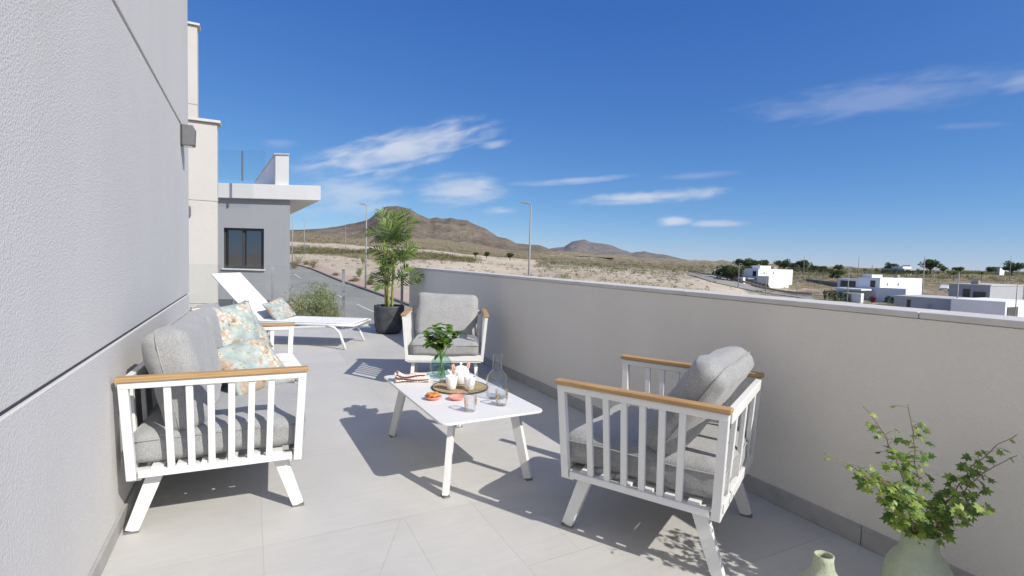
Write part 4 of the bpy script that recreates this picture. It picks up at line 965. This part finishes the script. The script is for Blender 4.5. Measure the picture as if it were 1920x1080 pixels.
def bush(name, u, D, wd, ht, label, mat, n, s, zbase=None, cat='bush', group=None, seed=1, wisp=0.0):
    p = gnd(u, D); zb = p.z if zbase is None else zbase; R = random.Random(seed)
    r = empty(name, (p.x, p.y, zb), 0, label, cat, group); mb = MB()
    for k in range(7):
        a = R.uniform(0, 6.28); q = R.uniform(0.1, 0.6); clump(mb, (wd*0.5*q*math.cos(a), wd*0.5*q*math.sin(a), ht*R.uniform(0.3, 0.72)), wd*R.uniform(0.2, 0.34), n//7, s, R, ht/wd, wisp)
    mb.build('foliage', mat, r)
    tb = MB()
    for k in range(4): tb.tube([(0, 0, -0.1), (R.uniform(-.1, .1)*wd, R.uniform(-.1, .1)*wd, ht*0.3), (R.uniform(-.3, .3)*wd, R.uniform(-.3, .3)*wd, ht*0.75)], [wd*0.02, wd*0.014, wd*0.006], 5)
    tb.build('stem', MAT['twig'], r); return r
bush('shrub', 586, 11.2, 1.15, 1.5, 'wispy pale green shrub behind the glass railing, beside the house corner', MAT['garden_leaf'], 5200, 0.085, -0.92, 'shrub', seed=3, wisp=0.8)
bush('shrub', 556, 12.0, 0.8, 1.4, 'shorter wispy shrub at the foot of the grey house corner', MAT['garden_leaf'], 1800, 0.08, -0.92, 'shrub', seed=4, wisp=0.8)
bush('shrub', 628, 11.0, 0.5, 1.0, 'dry straw coloured shrub next to the middle railing post', MAT['dry_leaf'], 1000, 0.07, -0.92, 'shrub', seed=5, wisp=0.8)

# ------------------------------------------------------------------ street lamps
def lamp_post(u, vt, vb, D, label, side=-1, zb=None, head=True, grp='street lamps', tw=0.075):
    """pole whose foot is on the ground at depth D and whose top is as high as the photo's"""
    p = gnd(u, D); top = at(u, vt, D).z; h = top-p.z
    r = empty('street_lamp', p, 0, label, 'street lamp', grp); mb = MB(); n = 10
    mb.tube([(0, 0, -0.2), (0, 0, h*0.45), (0, 0, h-0.05)], [tw*1.25, tw, tw*0.62], n); mb.build('pole', MAT['galvanised'], r, smooth=True)
    MB().bb(-0.16, 0.16, -0.16, 0.16, -0.1, 0.07).build('base', MAT['kerb'], r)
    if head:
        rt = V((RGT2.x, RGT2.y, 0))*side; hb = MB()
        hb.bar(V((0, 0, h-0.06))-rt*0.06, rt*0.25+V((0, 0, h-0.02)), 0.07, 0.07, (0, 0, 1))
        hd = hb.bar(rt*0.16+V((0, 0, h-0.0)), rt*0.74+V((0, 0, h+0.05)), 0.11, 0.26, (0, 0, 1), 0.05, 0.18).build('lamp_head', MAT['galvanised'], r, bevel=0.03)
    return r
lamp_post(685, 384, 548, 52, 'grey street lamp on the pink pavement, left of the palm')
lamp_post(991, 382, 600, 36, 'grey street lamp rising from behind the parapet, right of the armchair')
lamp_post(547, 395, 498, 84, 'grey street lamp right at the corner of the grey house')
lamp_post(569.5, 413, 475, 140, 'far thin street lamp just right of the house corner, against the brush', tw=0.1)
lamp_post(646.5, 424, 476, 150, 'far thin street lamp between the house and the nearer street lamp', tw=0.08)
lamp_post(1384, 494, 529, 128, 'street lamp left of the white house, beside the large dark bushes', 1, tw=0.09)
lamp_post(1436, 501, 545, 124, 'street lamp standing in front of the nearest left white house', -1, tw=0.09)
lamp_post(1590, 507, 562, 100, 'street lamp beside the tall hedge, left of the middle white house', 1, tw=0.09)
lamp_post(1730, 480, 573, 88, 'tall dark lamp post in front of the middle white house', 1, head=False, tw=0.09)
lamp_post(1796, 510, 579, 78, 'pale lamp post between the middle white house and the grey house', 1, head=False, tw=0.09)
lamp_post(1907, 532, 588, 66, 'lamp post in front of the dark grey house at the edge of view', -1, tw=0.07)
lamp_post(1505, 478, 508, 190, 'far thin mast above the ridge trees behind the left white house', 1, head=False, tw=0.09)
lamp_post(1607, 478, 504, 190, 'far thin mast standing alone between the two white houses', 1, head=False, tw=0.09)
lamp_post(1891, 480, 520, 180, 'far thin mast beside the big umbrella pine at the edge of view', 1, head=False, tw=0.09)
def sign(u, vt, D, label):
    p = gnd(u, D); h = at(u, vt, D).z-p.z; r = empty('road_sign', p, math.atan2(RGT2.y, RGT2.x), label, 'sign')
    MB().tube([(0, 0, -0.2), (0, 0, h)], 0.06, 8).build('post', MAT['galvanised'], r, smooth=True); MB().box((0, -0.06, h-0.25), (0.62, 0.03, 0.5)).build('plate', MAT['galvanised'], r, bevel=0.01)
sign(1495.5, 529, 116, 'small grey road sign on a post by the street below the left white house')
sign(1339, 504, 140, 'small road sign on a post at the bend of the street, left of the bushes')

# ------------------------------------------------------------------ trees, bushes, scrub
def tree_proto(name, seed, ht, wd, trunk_f, mat, n, s, umb=0.55):
    R = random.Random(seed); r = empty(name); mb = MB(); zc = ht*(trunk_f+(1-trunk_f)*0.5)
    for k in range(10):
        a = R.uniform(0, 6.28); q = R.uniform(0.0, 0.68); clump(mb, (wd*0.5*q*math.cos(a), wd*0.5*q*math.sin(a), zc+R.uniform(-0.5, 0.5)*(ht-zc)*1.1*(1-q*0.5)), wd*R.uniform(0.16, 0.26), n//10, s, R, umb+0.2)
    mb.build('crown', mat, r); tb = MB().tube([(0, 0, -0.4), (0.05*wd, 0, ht*trunk_f*0.6), (0.02*wd, 0.02*wd, zc)], [wd*0.045, wd*0.035, wd*0.02], 7)
    for k in range(4):
        a = R.uniform(0, 6.28); tb.tube([(0.03*wd, 0, ht*trunk_f*0.9), (wd*0.2*math.cos(a), wd*0.2*math.sin(a), zc)], [wd*0.022, wd*0.01], 5)
    tb.build('trunk', MAT['bark'], r); return r
TP = {}
def place(name, proto, u, vt, vb, D, label, cat='tree', group=None, zg=True):
    """copy of a tree scaled to the height it has in the picture"""
    key, args = proto
    first = key not in TP
    if first: TP[key] = tree_proto(name, *args)
    o = TP[key] if first else copy_tree(TP[key])
    h = at(u, vb, D).z-at(u, vt, D).z; k = abs(h)/args[1]; p = gnd(u, D)
    zb = at(u, vb, D).z
    o.location = (p.x, p.y, zb if abs(zb-p.z) < 2.5 else p.z); o.scale = (k*1.25, k*1.25, k*1.1); o.rotation_euler = (0, 0, (u*1.7) % 6.28)
    tag(o, label, cat, group); return o
PINE = [('p1', (1, 8.0, 9.0, 0.16, MAT['tree_leaf'], 1600, 0.8)), ('p2', (2, 8.0, 9.6, 0.22, MAT['tree_leaf'], 1600, 0.8)), ('p3', (3, 8.0, 8.0, 0.12, MAT['tree_leaf'], 1600, 0.8))]
ROUND = [('r1', (4, 4.0, 4.6, 0.05, MAT['bush_leaf'], 1000, 0.5, 0.7)), ('r2', (5, 4.0, 4.2, 0.08, MAT['tree_leaf'], 1000, 0.5, 0.7))]
gp = 'trees along the ridge behind the houses'
ridge = [(1384, 485, 503, 'ridge pine standing above the large dark bushes, leftmost of its row'), (1400.5, 485, 506, 'second ridge pine of the row above the left white house'), (1412, 486, 504, 'third ridge pine in the row, slightly smaller'), (1429, 487, 505, 'ridge pine directly left of the flat brown building'),
         (1466, 487, 508, 'broad ridge pine directly right of the flat brown building'), (1484, 490, 508, 'narrow ridge tree between two broader pines right of the brown building'), (1504, 487, 510, 'tall ridge pine beside the far thin mast'), (1523, 497, 510, 'low ridge tree between the tall pine and a flat dark one'), (1538, 496, 512, 'flat dark ridge tree left of a gap in the row'), (1570, 496, 509, 'low wide ridge tree standing above the big roadside bush'),
         (1667, 493, 510, 'small ridge tree left of the grey ridge building'), (1694, 495, 510, 'bushy ridge tree in front of the grey ridge building'), (1742, 486, 512, 'big rounded umbrella pine right of the grey ridge building'), (1766, 500, 511, 'low dark ridge tree between the umbrella pine and its right neighbour'), (1793, 498, 513, 'flat topped ridge pine above the parked white cars'), (1856, 500, 514, 'broad brownish ridge tree left of the largest pine'), (1896, 491, 516, 'largest umbrella pine of the ridge, nearest the edge of view')]
for i, (u, vt, vb, lab) in enumerate(ridge): place('pine_tree', PINE[i % 3], u, vt, vb, 225 if u < 1600 else 205, lab, 'tree', gp)
gb = 'rounded bushes on open ground'
for i, (u, vt, vb, D, lab) in enumerate(((890, 473, 482, 185, 'small dark bush leftmost of three on the sand behind the armchair'), (911, 471.5, 483, 185, 'wide dark bush in the middle of three on the sand'), (955, 474, 487, 180, 'dark bush on the sand just left of the street lamp'), (1569, 505, 526, 165, 'big rounded green tree beside the path between the white houses'), (1596, 520, 539, 140, 'dark round bush left of the middle white house'),
      (1632, 518, 538, 128, 'dark bush touching the left side of the middle white house'), (1345, 506, 524, 150, 'low dark bush at the bend of the street, leftmost of three'), (1362, 496, 527, 146, 'large grey green bush in the middle of three by the street'), (1376, 500, 530, 142, 'tall dark bush beside the left white house and a street lamp'))):
    place('round_bush', ROUND[i % 2], u, vt, vb, D, lab, 'bush', gb)
def small_palm(u, vt, vb, D, label):
    h = at(u, vt, D).z-at(u, vb, D).z; h = abs(h)
    if 'sp' not in TP:
        r = empty('palm_tree'); MB().tube([(0, 0, -0.5), (0.1, 0, 3), (0, 0, 5.2)], [0.28, 0.2, 0.16], 7).build('trunk', MAT['bark'], r); mb = MB(); R = random.Random(3)
        for k in range(26):
            a = R.uniform(0, 6.28); e = R.uniform(-0.5, 1.2); d = V((math.cos(a)*math.cos(e), math.sin(a)*math.cos(e), math.sin(e))); leaf_blade(mb, V((0, 0, 5.2)), d, V((0, 0, 1)), R.uniform(1.5, 2.0), 0.55, 0.4, 0.35, 3)
        mb.build('crown', MAT['bush_leaf'], r); TP['sp'] = r; o = r
    else: o = copy_tree(TP['sp'])
    p = gnd(u, D); k = h/6.8; o.location = (p.x, p.y, at(u, vb, D).z); o.scale = (k, k, k); o.rotation_euler = (0, 0, u % 6.28); tag(o, label, 'palm tree', 'small palms below the ridge')
for (u, vt, vb, lab) in ((1530, 500, 516, 'small palm behind the left white house, left of another palm'), (1541, 500, 516, 'small palm standing right of another behind the left white house'), (1620, 503, 519, 'small palm on bare ground left of the grey ridge building'), (1641, 502, 520, 'small palm directly above the middle white house canopy'), (1677, 503, 519, 'small palm in front of the left end of the grey ridge building'), (1699, 504, 521, 'small palm above the roof of the middle white house'), (1718, 503, 520, 'small palm at the right end of the grey ridge building'), (1757, 509, 523, 'small palm above the right roof end of the middle white house'), (1787, 508, 532, 'tall thin palm above the two parked white cars'), (1838, 508, 528, 'small palm above the roof of the dark grey house')):
    small_palm(u, vt, vb, 170, lab)

# roadside tufts, each one its own plant
for i, (u, v, w, h, m, lab) in enumerate(((561, 497, 2.2, 2.0, 'garden_leaf', 'pale green roadside bush next to the lamp at the house corner'), (552, 507, 2.4, 1.5, 'dry_leaf', 'brownish roadside tuft touching the grey house edge'), (588, 507, 2.6, 1.7, 'dry_leaf', 'rounded yellowish roadside tuft between two street lamps'), (575, 500, 1.6, 1.2, 'dry_leaf', 'small dry roadside tuft behind the rounded yellowish one'), (631, 521, 1.3, 0.8, 'garden_leaf', 'low green roadside tuft left of the railing post'), (674, 519, 1.3, 1.4, 'garden_leaf', 'upright pale shrub on the sand left of the street lamp'),
        (664, 533, 1.6, 0.9, 'dry_leaf', 'dry tuft at the pavement edge left of the street lamp foot'), (694, 540, 1.3, 1.1, 'dry_leaf', 'dry tuft directly right of the street lamp foot'), (711, 548, 1.5, 0.8, 'garden_leaf', 'low tuft at the pavement edge behind the palm stems'), (680, 463+34, 1.3, 1.5, 'garden_leaf', 'single grey green shrub further out on the sand'))):
    p = hit(u, v); uu, DD = uD(p.x, p.y); bush('roadside_plant', uu, DD, w, h, lab, MAT[m], 420, 0.28, None, 'plant', 'tufts along the pavement', 40+i, 0.5)
def scrub():
    R = random.Random(99); mb = MB(); md = MB()
    for _ in range(24000):
        u = R.uniform(430, 1960); D = math.exp(R.uniform(math.log(30), math.log(620)))
        b = brush_at(u, D); n = noise.noise(V((u*0.012, math.log(D)*7, 2)))
        if R.random() > (max(0, b-0.30)*1.9+max(0, n-0.12)*0.8): continue
        p = gnd(u, D)
        dk = (p.xy-kerb[3]).length
        near = min((p.xy-q).length for q in [kerb[i].lerp(kerb[i+1], t/6) for i in range(len(kerb)-1) for t in range(6)])
        if near < 8 and u < 900: continue
        if u > 1280 and 95 < D < 175 and R.random() < 0.8: continue
        s = R.uniform(0.35, 1.0)*(1.0 if D < 150 else 1.7); t = md if R.random() < 0.5 else mb
        clump(t, (p.x, p.y, p.z+s*0.35), s, 18 if D > 90 else 26, s*(0.55 if D > 90 else 0.38), R, 0.6, 0.4)
    tag(mb.build('scrub', MAT['bush_leaf']), 'dark green low scrub scattered over the sandy slopes', 'scrub', kind='stuff'); tag(md.build('scrub', MAT['dry_leaf']), 'dry straw coloured low scrub scattered over the sandy slopes', 'scrub', kind='stuff')
scrub()
def stones():
    R = random.Random(31); mb = MB()
    for _ in range(420):
        u = R.uniform(545, 1330); D = math.exp(R.uniform(math.log(45), math.log(230))); p = gnd(u, D); s = R.uniform(0.15, 0.5); i0 = len(mb.v)
        mb.lathe([(0.001, 0.0), (s, 0.0), (s*0.9, s*0.4), (s*0.45, s*0.65), (0.001, s*0.7)], (p.x, p.y, p.z-0.05), 6, lambda t, z: R.uniform(-.25, .25))
    tag(mb.build('rubble', MAT['stone_wall']), 'scattered stones lying on the pale sand', 'rubble', kind='stuff')
stones()

# ------------------------------------------------------------------ houses on the right
E1 = V((RGT2.x*0.866+FWD2.x*0.5, RGT2.y*0.866+FWD2.y*0.5)); HANG = math.atan2(E1.y, E1.x)
class House:
    """local +x runs right and away (sunlit side), local +y runs left and away (shaded side); origin the near corner"""
    def __init__(s, name, label, u, v, D, cat='building'):
        s.D = D; p = at(u, v, D); s.o = p; s.r = empty(name, p, HANG, label, cat)
    def block(s, name, mat, x0, x1, y0, y1, z0, z1): return MB().bb(x0, x1, y0, y1, z0, z1).build(name, MAT[mat], s.r)
    def win_y(s, y0, y1, z0, z1, x=-0.02):      # window on the shaded side (plane x = const)
        f = MB().bb(x-0.03, x+0.01, y0, y1, z0, z1).build('window', MAT['dark_metal'], s.r); MB().bb(x-0.045, x-0.031, y0+0.1, y1-0.1, z0+0.1, z1-0.1).build('pane', MAT['dark_pane'], f)
    def win_x(s, x0, x1, z0, z1, y=-0.02):
        f = MB().bb(x0, x1, y-0.03, y+0.01, z0, z1).build('window', MAT['dark_metal'], s.r); MB().bb(x0+0.1, x1-0.1, y-0.045, y-0.031, z0+0.1, z1-0.1).build('pane', MAT['dark_pane'], f)
def hedge(u0, v0, u1, v1, D, h, label, mat='bush_leaf'):
    a, b = at(u0, v0, D), at(u1, v1, D); r = empty('hedge', a, 0, label, 'hedge'); d = b-a; n = max(3, int(d.length/0.9)); R = random.Random(int(u0)); mb = MB()
    for k in range(n+1):
        c = d*(k/n); clump(mb, (c.x, c.y, c.z+h*0.35), 0.62, 60, 0.4, R, h/1.3); clump(mb, (c.x, c.y, c.z+h*0.75), 0.5, 50, 0.36, R, 0.9)
    mb.build('foliage', MAT[mat], r)
    tb = MB()
    for k in range(0, n+1, 2):
        c = d*(k/n); tb.tube([(c.x, c.y, c.z-0.4), (c.x, c.y, c.z+h*0.6)], 0.05, 5)
    tb.build('stem', MAT['bark'], r)
H = House('villa', 'white two storey villa leftmost on the street, with grey canopy on its shaded side', 1440.5, 541, 142)
H.block('lower_wall', 'house_white', 0, 9.4, 0, 3.6, -1.6, 3.42)
H.block('upper_wall', 'house_white', 0.6, 17.0, 3.65, 8.0, -1.5, 5.35)
H.block('roof_room', 'house_white', 4, 9, 5.5, 8, 5.36, 6.3)
MB().tube([(6, 6.5, 6.3), (6, 6.5, 8.6)], 0.04, 6).bb(5.4, 6.6, 6.47, 6.53, 8.2, 8.26).build('aerial', MAT['galvanised'], H.r)
H.block('water_tank', 'galvanised', 10.5, 11.9, 5.5, 6.7, 5.351, 6.1)
H.block('garden_wall', 'house_white', -0.15, 0.1, 3.61, 11.5, -1.2, 1.4)
H.block('canopy', 'house_dark_grey', -3.2, 0.5, 4.2, 10.5, 2.4, 2.75)
H.block('side_wall', 'facade_white', 0.5, 4.0, 8.01, 12.5, -1.5, 4.7)
H.win_y(8.6, 11.9, 2.9, 4.3, 0.47); H.win_y(4.3, 5.4, 3.2, 4.7, 0.57)
H.win_y(8.6, 11.5, -0.6, 1.9, 0.47)
for x in (2.9, 7.2): H.win_x(x, x+0.5, 3.9, 4.5, 3.63)
hedge(1411, 536, 1438, 541, 139, 1.1, 'low hedge along the garden wall of the left white villa')
mbp = House('gatehouse', 'small white gate pillar box on the street left of the left villa', 1393, 531, 141, 'gatehouse'); mbp.block('wall', 'house_white', 0, 0.9, 0, 4.2, -0.6, 1.6); mbp.block('door', 'house_dark_grey', -0.06, -0.01, 0.6, 3.2, -0.4, 1.2)
H = House('villa', 'white two storey villa in the middle, with flat canopy and long sunlit side', 1697, 568, 108)
K2 = 108/960
H.block('lower_wall', 'house_white', 0, 7.5, 0, 5.6, -1.8, 2.95)
H.block('upper_wall', 'house_white', 1.6, 21.5, 5.65, 10.0, -1.5, 5.05)
H.block('roof_room', 'house_white', 1.9, 6.5, 7.5, 9.5, 5.06, 5.7)
MB().tube([(4, 8.5, 5.7), (4, 8.5, 8.0)], 0.035, 6).bb(3.5, 4.5, 8.47, 8.53, 7.6, 7.66).build('aerial', MAT['galvanised'], H.r)
H.block('air_unit', 'galvanised', 12.0, 13.1, 6.8, 7.6, 5.051, 5.8)
H.block('side_wall', 'facade_white', 1.5, 5.0, 10.01, 14.6, -1.5, 4.6)
H.win_y(10.6, 13.9, 2.7, 4.1, 1.47); H.win_y(6.6, 7.6, 2.9, 4.4, 1.57); H.win_y(10.4, 13.6, -0.8, 1.5, 1.47)
H.block('canopy', 'house_white', -3.4, 1.4, 7.0, 12.5, 2.15, 2.5)
for x in (4.5, 9.5): H.win_x(x, x+0.45, 3.3, 3.9, 5.63)
H.block('garden_wall', 'stone_wall', -2.6, 0.0, -0.4, 0.0, -1.8, 0.2)
hedge(1664, 566, 1692, 571, 103, 1.15, 'low hedge in front of the middle white villa'); hedge(1547, 560, 1586, 563.5, 106, 1.75, 'tall dense hedge by the street left of the middle villa')
hb = House('gatehouse', 'white gate wall with dark door right of the tall hedge', 1614, 564, 104, 'gatehouse'); hb.block('wall', 'house_white', 0, 1.0, 0, 3.6, -1, 1.5); hb.block('door', 'house_dark_grey', -0.06, -0.01, 1.8, 2.7, -0.9, 1.15)
bush('bougainvillea', 1637, 104, 1.6, 1.9, 'dark red flowering bougainvillea beside the gate wall', MAT['bougainvillea'], 400, 0.3, at(1637, 569, 104).z, 'shrub', seed=77)
hedge(1392, 507, 1432, 508, 218, 2.0, 'dark belt of bushes below the ridge pines left of the brown building'); hedge(1478, 509, 1560, 512, 214, 1.9, 'dark belt of bushes below the ridge pines right of the brown building'); hedge(1656, 513, 1738, 515, 192, 1.5, 'dark clipped hedge running along the foot of the grey ridge building'); hedge(1778, 513, 1870, 517, 200, 1.3, 'low dark hedge on the ridge right of the umbrella pine', 'garden_leaf')
def stone_wall(u0, v0, u1, v1, D0, D1, h, label):
    a, b = at(u0, v0, D0), at(u1, v1, D1); MBw = MB().bar((0, 0, h/2-0.6), (b-a)+V((0, 0, h/2-0.6)), 0.5, h+1.2, (b-a).cross(V((0, 0, 1)))); o = MBw.build('stone_wall', MAT['stone_wall'], loc=a); tag(o, label, 'wall')
stone_wall(1512, 530, 1574, 538, 172, 150, 1.3, 'brown dry stone terrace wall right of the left white villa'); stone_wall(1592, 543, 1634, 547, 136, 130, 1.0, 'brown dry stone wall left of the middle white villa')
H = House('villa', 'dark grey upper villa with its shaded side coloured darker, at the edge of view', 1855, 566, 86)
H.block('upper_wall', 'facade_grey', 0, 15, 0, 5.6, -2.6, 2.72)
H.block('shade_panel', 'house_dark_grey', -0.05, -0.003, 0.0, 5.6, -2.6, 2.7)  # darker sheet over the side away from the sun, shade put into its colour
H.win_y(0.5, 2.2, -0.4, 1.6, -0.08); H.win_y(2.6, 3.6, -0.6, 2.0, -0.08)
H.block('roof_edge', 'coping_white', -0.15, 15.1, -0.12, 5.7, 2.721, 2.87)
H.block('roof_box', 'galvanised', 1.2, 2.0, 2.0, 3.0, 2.871, 3.5)
H = House('annex', 'low pale building with cream sunlit side in front of the dark grey villa', 1831, 590, 74)
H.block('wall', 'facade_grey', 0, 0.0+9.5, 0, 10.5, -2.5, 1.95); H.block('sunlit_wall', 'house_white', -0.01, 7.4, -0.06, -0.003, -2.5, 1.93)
H.win_y(8.2, 8.7, 0.2, 1.5); H.win_y(0.9, 1.4, -0.2, 0.4); H.block('roof_edge', 'coping_white', -0.08, 9.6, -0.12, 10.6, 1.951, 2.05)
H.block('door', 'house_dark_grey', -0.05, -0.01, 5.4, 6.0, -1.2, 1.0)
H2 = House('annex', 'white low building with a wide dark window, nearest the edge of view', 1884, 590, 70); H2.block('wall', 'house_white', 0, 12, 0, 6, -2.5, 1.75); H2.win_x(0.6, 4.6, -0.5, 1.0)
H = House('ridge_house', 'long low grey building on the ridge between two groups of trees', 1700, 513, 200); H.block('wall', 'facade_grey', -2, 9, 0, 8, -1.5, 1.9); H.block('upper_wall', 'facade_white', -1.0, 6, 1, 5, 1.91, 2.8); H.win_x(0, 3, 0.2, 1.4)
H.block('terrace_wall', 'coping_white', -9, 16, -2.2, -1.9, -1.6, -0.2); H.win_y(2, 4, 0.2, 1.4, -2.02)
H = House('ridge_house', 'flat brown building between pines on the ridge', 1447, 505, 240); H.block('wall', 'brown_wall', -3, 5.0, 0, 4, -1, 2.5); H.block('roof', 'house_dark_grey', -3.2, 5.2, -0.2, 4.2, 2.51, 2.7)
H = House('ridge_house', 'small white cottage beside the largest umbrella pine', 1876, 512, 210); H.block('wall', 'house_white', -1, 4.0, 0, 3, -1, 2.2); H.block('roof', 'coping_white', -1.2, 4.2, -0.2, 3.2, 2.21, 2.5)
# white cars by the track
def car(u, v, D, label, rz):
    p = at(u, v, D); r = empty('parked_car', p, rz, label, 'car', 'white cars parked below the ridge'); b = MB()
    prof = [(-2.1, 0.35), (-2.15, 0.75), (-1.7, 0.95), (-0.9, 1.0), (-0.5, 1.42), (0.9, 1.45), (1.6, 1.0), (2.1, 0.92), (2.15, 0.4)]; n = len(prof)
    b.add([V((x, -0.85, z)) for x, z in prof]+[V((x, 0.85, z)) for x, z in prof], [tuple(range(n-1, -1, -1)), tuple(range(n, 2*n))]+[(i, (i+1) % n, n+(i+1) % n, n+i) for i in range(n)]); b.build('body', MAT['car_white'], r, bevel=0.05)
    for s in (-1, 1): MB().add([V((x, s*0.866, z)) for x, z in ((-0.75, 1.02), (-0.45, 1.36), (0.85, 1.38), (1.35, 1.03))], [(0, 1, 2, 3)]).build('side_window', MAT['car_glass'], r)
    for x in (-1.35, 1.35):
        for s in (-1, 1): MB().tube([(x, s*0.72, 0.33), (x, s*0.9, 0.33)], 0.33, 12).build('wheel', MAT['tyre'], r)
car(1772, 545, 128, 'white parked car left of the other, behind the middle villa', HANG+0.2); car(1792, 548, 124, 'white parked car beside the corner of the dark grey villa', HANG+0.5)

# ------------------------------------------------------------------ air
def haze():
    m = bpy.data.materials.new('haze'); m.use_nodes = True; nt = m.node_tree; nt.nodes.clear(); o = nt.nodes.new('ShaderNodeOutputMaterial'); v = nt.nodes.new('ShaderNodeVolumePrincipled')
    v.inputs['Color'].default_value = (0.80, 0.88, 1.0, 1); v.inputs['Density'].default_value = 0.000028; nt.links.new(v.outputs[0], o.inputs['Volume'])
    b = MB().bb(-9700, 9700, -9700, 9900, -22, 320).build('haze', m); tag(b, kind='stuff')
haze()
